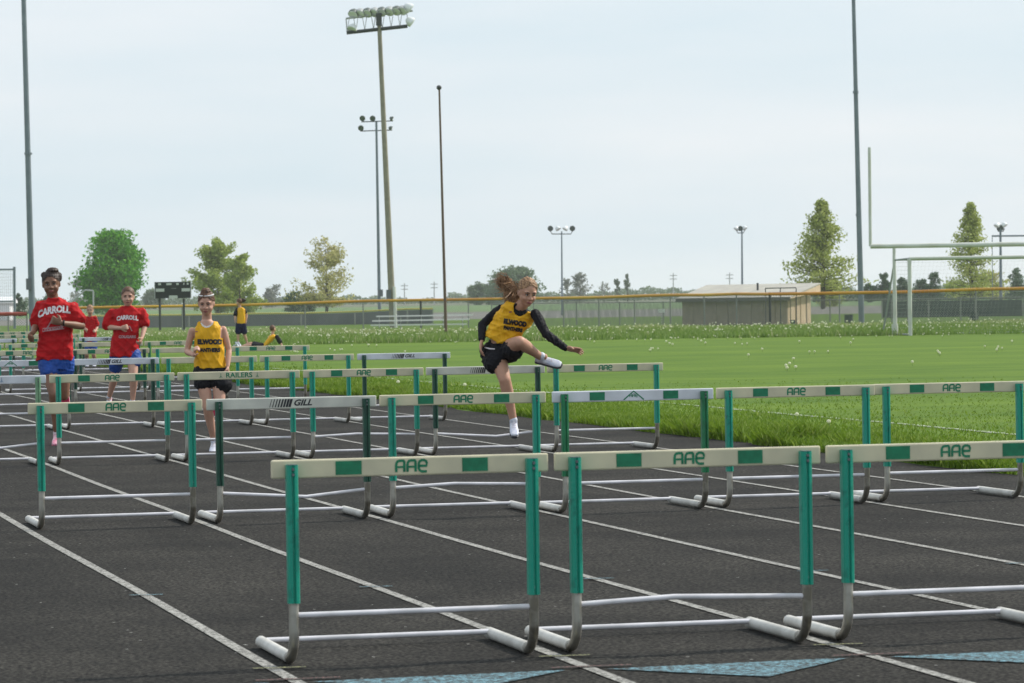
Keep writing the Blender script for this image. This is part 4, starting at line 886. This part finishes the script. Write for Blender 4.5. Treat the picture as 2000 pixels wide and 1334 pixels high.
k = p.mb(); k.loft([(J(107, 704, 0), RH*.178, FWH*.125), (J(107, 690), RH*.180, FWH*.13), (J(108, 655), RH*.165, FWH*.125), (J(109, 622), RH*.168, FWH*.125), (J(109, 603), RH*.172, FWH*.10), (J(108, 592), RH*.145, FWH*.082), (J(107, 585), RH*.085, FWH*.06), (J(106, 581), RH*.058, FWH*.055)], 28, 2.3)
for a, e_ in ((skL, skL.lerp(elL, .80)), (skR, skR.lerp(elR, .62))): k.chain([(neck-ZZ*.045, .052), (a-ZZ*.008, .059), (a.lerp(e_, .5), .066), (e_, .078)], 14)
top = remesh('t_shirt', k, .009, CL_R, p.e, 4, .014, .22, seed=5)
k = p.mb(); k.loft([(J(107, 722), RH*.155, FWH*.115), (J(107, 698), RH*.16, FWH*.115)]); k.chain([(hipL, .098), (hipL.lerp(knL, .34), .096)], 14); k.chain([(hipR+RH*.02, .098), (hipR.lerp(knR, .28)+RH*.015, .094)], 14)
remesh('shorts', k, .009, CL_B, p.e, 3, .008, .1, seed=6)
p.shoe(anL-ZZ*.005, -FWH*1-ZZ*.28+RH*.05, ZZ, SH_P, SO_P, 1.0); p.shoe(anR, -ZZ*1+FWH*.2, FWH, SH_P, SO_P, 1.0)
wr = p.mb(); wr.tube([wrR+RH*.02+ZZ*.0, wrR+RH*.03], .031, 10).build('wristband', M_kp, p.e)
Y0 = UP
p.decal(top, bend(text_geo('CARROLL', .088, 0, 0, .8, .005), .016, .16), J(107, 609), RT, Y0, M_wp, 'lettering')
k = MB(); ribbon(k, [(-.07, -.03), (-.03, .035), (.0, .055), (.05, .03), (.085, -.03)], .012, lambda x, y, z: (x, y, 0)); p.decal(top, (k.v, k.f), J(109, 636), RT, Y0, M_gp, 'emblem', .005)
k = MB(); ribbon(k, [(-.105, -.022), (.10, .004), (.10, .030), (-.105, .006), (-.105, -.022)], .007, lambda x, y, z: (x, y, 0)); p.decal(top, (k.v, k.f), J(108, 643), RT, Y0, M_gp, 'printed_box', .0055)
p.decal(top, bend(text_geo('COUGARS', .032, 0, 0, 1.15, .002), 0, .12), J(108, 643), RT, Y0, M_gp, 'small_lettering', .006)

# --- second runner in red
p = Person(43.0, 238, 'girl running in red CARROLL T-shirt farther back, between the blue shorted runner and the scoreboard', .93); J = p.J
skL, skR = J(217, 610, .02), J(277, 608, .02); elL, wrL = J(209, 639, 0), J(236, 641, -.16); elR, wrR = J(283, 636, .04), J(277, 661, -.10)
hipL, hipR = J(228, 694, .02), J(258, 690, 0); knL, anL = J(224, 735, .10), J(213, 776, .30); knR, anR = J(261, 737, -.12), J(259, 782, .0)
neck = J(249, 600, .02); hc = J(250, 580, -.03); fwd = -FWH-ZZ*.12+RH*.05
b = p.mb(); p.head(b, hc, fwd, ZZ, 1.07); b.cap(hc-ZZ*.05+FWH*.02, .045, neck-ZZ*.03, .05)
b.loft([(J(243, 692), RH*.12, FWH*.085), (J(243, 665), RH*.11, FWH*.08), (J(246, 635), RH*.13, FWH*.085), (J(248, 611), RH*.14, FWH*.08), (J(249, 604), RH*.07, FWH*.05)])
p.arm(b, skL, elL, wrL); p.arm(b, skR, elR, wrR); p.leg(b, hipL, knL, anL); p.leg(b, hipR, knR, anR); b.cap(anL, .03, anL-ZZ*.03, .028); b.cap(anR, .03, anR-ZZ*.03, .028)
p.hand(b, wrL, RH*.8+ZZ*.15-FWH*.2, FWH*.9, 1.3); p.hand(b, wrR, -FWH*.5-ZZ*.6-RH*.2, -RH, 1.1)
body = remesh('body', b, .007, SK_L, p.e, 3); p.face(body, .7)
p.hair(HR_B, [((0, -.085, .10), (.032, .032, .03))], .062, seed=8, wr=.003)
c, f_, u_, x_, q = p.hd

k = p.mb(); k.loft([(J(243, 697), RH*.190, FWH*.125), (J(243, 680), RH*.185, FWH*.125), (J(246, 650), RH*.165, FWH*.12), (J(248, 625), RH*.17, FWH*.12), (J(248, 612), RH*.185, FWH*.10), (J(249, 604), RH*.155, FWH*.08), (J(249, 599), RH*.09, FWH*.06), (J(250, 596), RH*.055, FWH*.05)], 28, 2.3)
k.chain([(neck-ZZ*.045, .05), (skL-ZZ*.008, .057), (skL.lerp(elL, .5)+RH*-.01, .066), (skL.lerp(elL, .82), .082)], 14); k.chain([(neck-ZZ*.045, .05), (skR-ZZ*.008, .057), (skR.lerp(elR, .5), .066), (skR.lerp(elR, .78), .080)], 14)
top = remesh('t_shirt', k, .010, CL_R, p.e, 4, .015, .22, seed=9)
k = p.mb(); k.loft([(J(243, 712), RH*.15, FWH*.11), (J(243, 690), RH*.155, FWH*.11)]); k.chain([(hipL, .094), (hipL.lerp(knL, .55), .09)], 14); k.chain([(hipR+RH*.01, .1), (hipR.lerp(knR, .32)+RH*.02, .1)], 14)
remesh('shorts', k, .010, CL_B, p.e, 3, .008, .1, seed=10)
p.shoe(anL+ZZ*.0, -FWH*.6-ZZ*.6, FWH*-.3+ZZ, SH_W, SO_P, .95); p.shoe(anR, -FWH-ZZ*.1+RH*.05, ZZ, SH_W, SO_K, .95)
p.decal(top, bend(text_geo('CARROLL', .072, 0, 0, .85, .004), .014, .02), J(250, 622.5), RT, UP, M_wp, 'lettering')
k = MB(); ribbon(k, [(-.04, -.03), (-.02, .03), (.02, .03), (.05, -.03)], .012, lambda x, y, z: (x, y, 0)); p.decal(top, (k.v, k.f), J(252, 642), RT, UP, M_gp, 'emblem', .005)
p.decal(top, text_geo('COUGARS', .045, 0, 0, 1.0, .003), J(250, 658), RT, UP, M_gp, 'small_lettering', .006)

# --- girl in yellow running
p = Person(30.6, 410, 'girl jogging upright in yellow PANTHERS singlet and black shorts, hair tied up', .84); J = p.J
skL, skR = J(375, 645, .0), J(436, 642, .03); elL, wrL = J(365, 687, .03), J(379, 694, -.15); elR, wrR = J(447, 684, .03), J(445, 715, -.05)
hipL, hipR = J(394, 728, -.02), J(426, 728, 0); knL, anL = J(405, 795, -.06), J(418, 862, .10); knR, anR = J(430, 794, -.08), J(424, 778, .36)
neck = J(404, 627, .02); hc = J(403, 593, -.04); fwd = -FWH-ZZ*.28-RH*.05
b = p.mb(); p.head(b, hc, fwd, ZZ, 1.07); b.cap(hc-ZZ*.05+FWH*.02, .043, neck-ZZ*.03, .046)
b.loft([(J(410, 730), RH*.118, FWH*.08), (J(409, 700), RH*.10, FWH*.073), (J(407, 668), RH*.118, FWH*.08), (J(406, 643), RH*.125, FWH*.07), (J(405, 633), RH*.09, FWH*.052), (J(404, 626), RH*.05, FWH*.045)])
p.arm(b, skL, elL, wrL, .9); p.arm(b, skR, elR, wrR, .9); p.leg(b, hipL, knL, anL, .98); p.leg(b, hipR, knR, anR, .98); b.cap(anL, .028, anL-ZZ*.03, .026)
p.hand(b, wrL, -FWH*.3+ZZ*.5+RH*.1, RH, 1.35, 1.1); p.hand(b, wrR, -ZZ, -RH, .5, 1.05)
body = remesh('body', b, .0062, SK_L, p.e, 3); p.face(body, .45)
p.hair(HR_B, [((0, -.01, .128), (.052, .048, .034)), ((0, -.09, 0), (.06, .04, .05))], .060, seed=12)
c, f_, u_, x_, q = p.hd

k = p.mb(); k.tube([c+u_*(.092)*q+x_*.074*q*math.cos(t)+f_*(.066*math.sin(t)-.012)*q for t in np.linspace(.0, 3.14, 14)], .0065, 6).build('headband', CL_W, p.e, True)
nk = J(404, 624, -.06); s_l = J(372, 640); s_r = J(441, 638)
k = p.mb(); k.loft([(J(410, 720), RH*.148, FWH*.105), (J(410, 705), RH*.142, FWH*.10), (J(409, 680), RH*.132, FWH*.098), (J(407, 655), RH*.135, FWH*.098), (J(406, 640), RH*.125, FWH*.082), (J(406, 628), RH*.085, FWH*.06)], 28, 2.3)
off = p.root
def cut_s(w_, h_, sh):
    def c_(v):
        q = v+off-nk; a = q.dot(RH)/w_; z = q.dot(ZZ)/h_
        if a*a+z*z < 1 and q.dot(FWH) < .10: return True
        if z > 0 and abs(a) < .8: return True
        for c0 in (s_l, s_r):
            r_ = v+off-c0
            if abs(r_.dot(RH)) < sh and r_.dot(ZZ) > -.10: return True
        return False
    return c_
top = remesh('singlet', k, .0075, CL_Y, p.e, 3, .010, .16, cut=cut_s(.064, .072, .045), seed=13)
k = p.mb(); k.loft([(J(409, 680), RH*.108, FWH*.080), (J(407, 655), RH*.120, FWH*.083), (J(406, 640), RH*.112, FWH*.071), (J(406, 630), RH*.080, FWH*.054)], 28, 2.2)
remesh('undershirt', k, .0075, CL_W, p.e, 2, cut=cut_s(.053, .060, .06))
k = p.mb(); k.loft([(J(410, 742), RH*.150, FWH*.10), (J(410, 718), RH*.142, FWH*.10)]); k.chain([(hipL, .086), (hipL.lerp(knL, .30), .088)], 14); k.chain([(hipR+RH*.01, .09), (hipR.lerp(knR, .34)+RH*.03, .095)], 14)
remesh('shorts', k, .009, CL_K, p.e, 3, .01, .1, seed=14)
p.shoe(anL, -FWH*.9-ZZ*.35+RH*-.05, ZZ, SH_W, SO_K, 1.0); p.shoe(anR, -ZZ+FWH*.1, FWH, SH_W, SO_P, 1.0)
p.decal(top, text_geo('ELWOOD', .056, 0, 0, .88, .005), J(411, 668), RT, UP, M_kp, 'lettering', .005)
p.decal(top, text_geo('PANTHERS', .046, 0, 0, .86, .0035), J(410, 684), RT, UP, M_kp, 'second_lettering', .005)
k = MB(); ribbon(k, [(-.012, 0), (.012, .003)], .009, lambda x, y, z: (x, y, 0)); p.decal(top, (k.v, k.f), J(385, 648), RT, UP, M_lipd, 'small_logo', .005)

# --- the hurdler
p = Person(28.1, 990, 'girl clearing a hurdle in yellow singlet over black long sleeves, hair flying', .88); J = p.J
skL, skR = J(979, 603, .06), J(1046, 612, -.10); elL, wrL = J(942, 634, .12), J(941, 664, .0); elR, wrR = J(1066, 652, -.16), J(1106, 681, -.22)
hipL, hipR = J(967, 682, .06), J(992, 682, .04); knL, anL = J(986, 742, -.08), J(1003, 822, -.02); knR, anR = J(1015, 668, -.30), J(1056, 697, -.12)
neck = J(1013, 598, -.04); hc = J(1030, 572, -.15); fwd = -FWH*.9-ZZ*.38+RH*.34; hu = ZZ*1+RH*.10-FWH*.1
b = p.mb(); p.head(b, hc, fwd, hu, 1.09); b.cap(hc-ZZ*.05+FWH*.03, .045, neck-ZZ*.02, .052)
b.loft([(J(978, 686, .05), RH*.115+ZZ*.02, FWH*.09), (J(982, 664, .04), RH*.105, FWH*.08), (J(995, 635, .01), RH*.118-ZZ*.02, FWH*.085), (J(1009, 612, -.02), RH*.13-ZZ*.02, FWH*.075), (J(1013, 602, -.03), RH*.06, FWH*.05)])
p.arm(b, skL, elL, wrL, .95); p.arm(b, skR, elR, wrR, .95); p.leg(b, hipL, knL, anL, 1.08); p.leg(b, hipR, knR, anR, 1.08)
b.cap(anL, .03, anL-ZZ*.03, .028); b.cap(anR, .03, anR+RH*.03, .028)
p.hand(b, wrL, -ZZ*.9-RH*.15-FWH*.2, RH, .45, 1.1); p.hand(b, wrR, RH*.95-ZZ*.12-FWH*.1, -ZZ*.8-FWH*.5, .22, 1.15, .22)
body = remesh('body', b, .0058, SK_M, p.e, 3); p.face(body, .8)
hair = p.hair(HR_G, [((0, -.085, -.01), (.068, .050, .070)), ((-.03, -.12, -.0), (.05, .05, .055))], .068, wr=.009, seed=17)
c, f_, u_, x_, q = p.hd

R = np.random.default_rng(4); k = p.mb(); t0 = J(1004, 562, .0)
for i in range(250):
    w1 = R.random(); a = t0+Vector(R.normal(0, .013, 3))-ZZ*.03*R.random()
    if i % 4 == 3: tip = J(R.uniform(985, 1006), R.uniform(582, 604), R.uniform(-.05, .05)); a = a+RH*.05-ZZ*.02
    elif i % 3 == 0: tip = J(R.uniform(965, 978), R.uniform(533, 556), R.uniform(-.02, .06))
    elif i % 3 == 1: tip = J(R.uniform(968, 990), R.uniform(548, 575), R.uniform(-.03, .08))
    else: tip = J(R.uniform(980, 1000), R.uniform(572, 598), R.uniform(-.03, .06))
    bulge = ZZ*R.uniform(.0, .05); m1 = a.lerp(tip, .33)+bulge*.8+Vector(R.normal(0, .012, 3)); m2 = a.lerp(tip, .68)+bulge*.6+Vector(R.normal(0, .020, 3))+ZZ*.014*math.sin(i); tip = tip+Vector(R.normal(0, .02, 3))
    w_ = R.uniform(.0028, .005); k.tube([a, m1, m2, tip], [w_, w_*1.2, w_*.9, w_*.15], 4, False)
for i in range(60):
    a = c+x_*R.uniform(-.07, .07)+u_*R.uniform(-.03, .09)-f_*.06; tip = a+J(1004, 600, 0)*0-RH*R.uniform(.03, .09)-ZZ*R.uniform(-.01, .10)+Vector(R.normal(0, .02, 3)); k.tube([a, a.lerp(tip, .5)+ZZ*.01, tip], [.004, .004, .001], 4, False)
tag(k.build('ponytail', HR_G, hair, True), kind='stuff')
k = p.mb(); k.loft([(J(983, 662, .04), RH*.112, FWH*.088), (J(996, 636, .01), RH*.130-ZZ*.02, FWH*.092), (J(1011, 613, -.02), RH*.150-ZZ*.02, FWH*.083), (J(1014, 601, -.035), RH*.06, FWH*.055), (J(1017, 592, -.06), RH*.052, FWH*.052)], 24)
for a, e_, w_ in ((skL, elL, wrL), (skR, elR, wrR)): p.arm(k, a, e_, e_.lerp(w_, .95), .95*1.0, (.054, .047, .047, .036))
remesh('long_sleeved_undershirt', k, .0065, CL_K, p.e, 2, .006, .05, seed=18)
ax = (J(1010, 605)-J(975, 668)).normalized(); lx = (RH-ax*RH.dot(ax)).normalized()
k = p.mb(); k.loft([(J(974, 671, .05), lx*.138, FWH*.118), (J(977, 663, .045), lx*.140, FWH*.118), (J(986, 645, .025), lx*.135, FWH*.112), (J(1000, 627, 0), lx*.148, FWH*.106), (J(1012, 611, -.02), lx*.150, FWH*.092), (J(1017, 600, -.035), lx*.125, FWH*.075)], 28, 2.3)
offp = p.root; nk = J(1019, 598, -.15)
def cutd(v):
    q = v+offp-nk; a = q.dot(lx)/.063; z = q.dot(ax)/.085
    if a*a+z*z < 1 and q.dot(FWH) < .16: return True
    for c0, w_ in ((skL, .062), (skR+RH*.03, .05)):
        if (v+offp-c0).length < .070 and abs((v+offp-c0).dot(lx)) < w_: return True
    return False
top = remesh('singlet', k, .0072, CL_Y, p.e, 3, .013, .17, cut=cutd, seed=19)
k = p.mb(); k.loft([(J(975, 690, .05), RH*.130, FWH*.11), (J(976, 668, .05), RH*.132+ZZ*.02, FWH*.11)]); k.chain([(hipL, .095), (hipL.lerp(knL, .42)-RH*.035, .10)], 14); k.chain([(hipL-RH*.06-ZZ*.02, .07), (J(958, 705, .06), .075)], 12); k.chain([(hipR, .098), (hipR.lerp(knR, .52)-ZZ*.03, .088)], 14); k.chain([(hipR-ZZ*.04, .08), (J(1006, 692, -.05), .06)], 12)
sh = remesh('shorts', k, .0085, CL_K, p.e, 3, .012, .09, seed=20)
k = MB(); ribbon(k, [(-.045, .006), (0, -.004), (.04, -.006)], .010, lambda x, y, z: (x, y, 0)); p.decal(sh, (k.v, k.f), J(957, 680), RT, UP, M_wp, 'side_stripe', .004)
p.shoe(anL, -ZZ*.42-FWH*.9+RH*.05, ZZ-FWH*.3, SH_W, SO_K, 1.05); p.shoe(anR+RH*.01, RH*1-ZZ*.22-FWH*.35, -FWH*.75+ZZ*.6, SH_W, SO_K, 1.05)
dX = (RT*.98+UP*-.16).normalized(); dY = FW.cross(dX).normalized()*-1
if dY.dot(UP) < 0: dY = -dY
p.decal(top, text_geo('ELWOOD', .052, 0, 0, .82, .005), J(1006, 631), dX, dY, M_kp, 'lettering', .005)
p.decal(top, text_geo('PANTHERS', .040, 0, 0, .80, .0035), J(1002, 643), dX, dY, M_kp, 'second_lettering', .005)
k = MB(); ribbon(k, [(-.012, 0), (.012, .003)], .009, lambda x, y, z: (x, y, 0)); p.decal(top, (k.v, k.f), J(997, 610), RT, UP, M_lipd, 'small_logo', .005)

# --- far runner in red, standing boy, seated girl, crouched figure
p = Person(73, 176, 'small girl in red shirt far back, half hidden behind the arm of the front runner', .86); J = p.J
hc = J(176, 606, -.05); b = p.mb(); p.head(b, hc, -FWH-ZZ*.2, ZZ, 1.05); skL, skR = J(166, 622), J(185, 622); elL, wrL = J(163, 638, .03), J(168, 645, -.14); elR, wrR = J(190, 638, .03), J(186, 648, -.12)
b.cap(hc-ZZ*.05, .045, J(176, 620), .05); b.loft([(J(176, 668), RH*.11, FWH*.08), (J(176, 645), RH*.11, FWH*.08), (J(176, 622), RH*.12, FWH*.07)]); p.arm(b, skL, elL, wrL); p.arm(b, skR, elR, wrR); p.hand(b, wrL, -FWH+ZZ*.2, RH, 1.2); p.hand(b, wrR, -FWH+ZZ*.2, -RH, 1.2)
hL, hR = J(170, 668), J(182, 668); kL, kR = J(169, 692, -.1), J(183, 692, -.05); aL, aR = gnd(169, 73.2, .07), gnd(183, 73.1, .07); p.leg(b, hL, kL, aL); p.leg(b, hR, kR, aR)
body = remesh('body', b, .011, SK_L, p.e, 2); p.face(body)
p.hair(HR_G, vox=.011)
k = p.mb(); k.loft([(J(176, 668), RH*.15, FWH*.11), (J(176, 645), RH*.14, FWH*.1), (J(176, 624), RH*.15, FWH*.09), (J(176, 617), RH*.07, FWH*.06)], 20); k.chain([(skL, .06), (skL.lerp(elL, .7), .07)]); k.chain([(skR, .06), (skR.lerp(elR, .7), .07)]); tp = remesh('t_shirt', k, .013, CL_R, p.e, 2, .015, .14)
k = p.mb(); k.chain([(hL, .09), (hL.lerp(kL, .5), .085)]); k.chain([(hR, .09), (hR.lerp(kR, .5), .085)]); remesh('shorts', k, .012, CL_B, p.e, 2); p.shoe(aL, -FWH, ZZ, SH_W, SO_K); p.shoe(aR, -FWH, ZZ, SH_W, SO_K)

D = 104.5; p = Person(D, 470, 'child in yellow shirt and dark shorts standing on the grass with back turned', .88); J = p.J
hc = J(467, 591, 0); b = p.mb(); p.head(b, hc, -RH*.8+FWH*.45-ZZ*.15, ZZ, 1.1); skL, skR = J(463, 605, .02), J(478, 605, .05); elL, wrL = J(459, 616, -.05), J(459, 625, -.12); elR, wrR = J(482, 616, .05), J(481, 626, .0)
b.cap(hc-ZZ*.05, .045, J(469, 602), .05); b.loft([(J(471, 632), RH*.10, FWH*.08), (J(471, 615), RH*.10, FWH*.08), (J(470, 604), RH*.12, FWH*.07)]); p.arm(b, skL, elL, wrL); p.arm(b, skR, elR, wrR); p.hand(b, wrL, -ZZ, RH, .4); p.hand(b, wrR, -ZZ, -RH, .4)
hL, hR = J(466, 634), J(475, 634); kL, kR = J(465, 655, 0), J(478, 655, .05); aL, aR = gnd(464, D, .07), gnd(482, D+.1, .07); p.leg(b, hL, kL, aL); p.leg(b, hR, kR, aR)
body = remesh('body', b, .012, SK_L, p.e, 2); p.face(body)
p.hair(HR_B, vox=.011); k = p.mb(); k.ell(J(474, 586.5, .02), (.10, .06, .07), RH, FWH, ZZ); remesh('hair_bun', k, .012, HR_K, p.e, 2, .01, .03)
k = p.mb(); k.loft([(J(471, 632), RH*.145, FWH*.11), (J(471, 615), RH*.13, FWH*.1), (J(471, 604), RH*.125, FWH*.085), (J(470, 600), RH*.07, FWH*.055)], 20); remesh('yellow_shirt', k, .013, CL_Y, p.e, 2, .012, .12)
k = p.mb(); k.chain([(skL, .06), (skL.lerp(elL, .85), .068)]); k.chain([(skR, .045), (skR.lerp(elR, .5), .05)]); remesh('black_sleeves', k, .012, CL_K, p.e, 2)
k = p.mb(); k.loft([(J(471, 640), RH*.15, FWH*.11), (J(471, 631), RH*.14, FWH*.10)], 20); k.chain([(hL, .09), (hL.lerp(kL, .65), .10)]); k.chain([(hR, .09), (hR.lerp(kR, .65), .10)]); remesh('shorts', k, .012, CL_N, p.e, 2); p.shoe(aL, -RH, ZZ, SH_W, SO_K); p.shoe(aR, -RH*.5+FWH, ZZ, SH_W, SO_K)

D = 101; p = Person(D, 530, 'child in yellow and black sitting on the grass leaning back on one arm', .85); J = p.J
hc = J(533, 642.5, 0); b = p.mb(); p.head(b, hc, RH*.6+FWH*.6+ZZ*.2, ZZ, 1.12); pel = J(517, 677.5, 0); skL, skR = J(528, 656, .08), J(541, 658, -.05); elR, wrR = J(547, 668, -.05), J(553, 679, -.1); elL, wrL = J(524, 668, .1), J(520, 677, .15)
b.cap(hc-ZZ*.05, .045, J(532, 655), .05); b.loft([(pel, RH*.09+ZZ*.04, FWH*.1), (J(525, 667), RH*.09, FWH*.1), (J(533, 656), RH*.10-ZZ*.02, FWH*.1)]); p.arm(b, skL, elL, wrL); p.arm(b, skR, elR, wrR); p.hand(b, wrR, RH*.6-ZZ*.2, -ZZ, .1); p.hand(b, wrL, -RH, -ZZ, .3)
k1 = pel-RH*.42+ZZ*.05; p.leg(b, pel, k1, pel-RH*.80+ZZ*.0+FWH*.1); p.leg(b, pel+FWH*.1, k1+FWH*.2+ZZ*.06, pel-RH*.75+FWH*.3)
body = remesh('body', b, .012, SK_L, p.e, 2); p.face(body)
p.hair(HR_B, vox=.011)
k = p.mb(); k.loft([(pel+ZZ*.02, RH*.12+ZZ*.05, FWH*.13), (J(525, 667), RH*.11, FWH*.12), (J(533, 657), RH*.11-ZZ*.02, FWH*.12), (J(533, 653), RH*.06, FWH*.06)], 20); remesh('yellow_shirt', k, .013, CL_Y, p.e, 2, .012, .12)
k = p.mb(); k.chain([(skR, .065), (skR.lerp(elR, .95), .075)]); remesh('black_sleeves', k, .012, CL_K, p.e, 2)
k = p.mb(); k.chain([(pel, .10), (pel.lerp(k1, .75), .095)]); k.chain([(pel+FWH*.1, .1), ((pel+FWH*.1).lerp(k1+FWH*.2+ZZ*.06, .75), .09)]); remesh('shorts', k, .012, CL_K, p.e, 2); p.shoe(pel-RH*.80+FWH*.1+ZZ*.03, ZZ*.7-RH*.5, -RH*.2+ZZ*.1-FWH*.5, SH_W, SO_K); p.shoe(pel-RH*.75+FWH*.3+ZZ*.03, ZZ*.7-RH*.5, -RH*.2+ZZ*.1-FWH*.5, SH_W, SO_K)

#HAZE
hz = MB().box((0, 1000, 13.5), (4600, 4600, 29)); M_hz = bpy.data.materials.new('haze'); M_hz.use_nodes = True; t = M_hz.node_tree; t.nodes.clear()
pv = t.nodes.new('ShaderNodeVolumePrincipled'); pv.inputs['Density'].default_value = .00017; pv.inputs['Color'].default_value = (.95, .975, 1, 1); pv.inputs['Anisotropy'].default_value = .3
oo = t.nodes.new('ShaderNodeOutputMaterial'); t.links.new(pv.outputs[0], oo.inputs['Volume'])
tag(hz.build('haze', M_hz), 'thin pale haze over the whole field', kind='stuff')
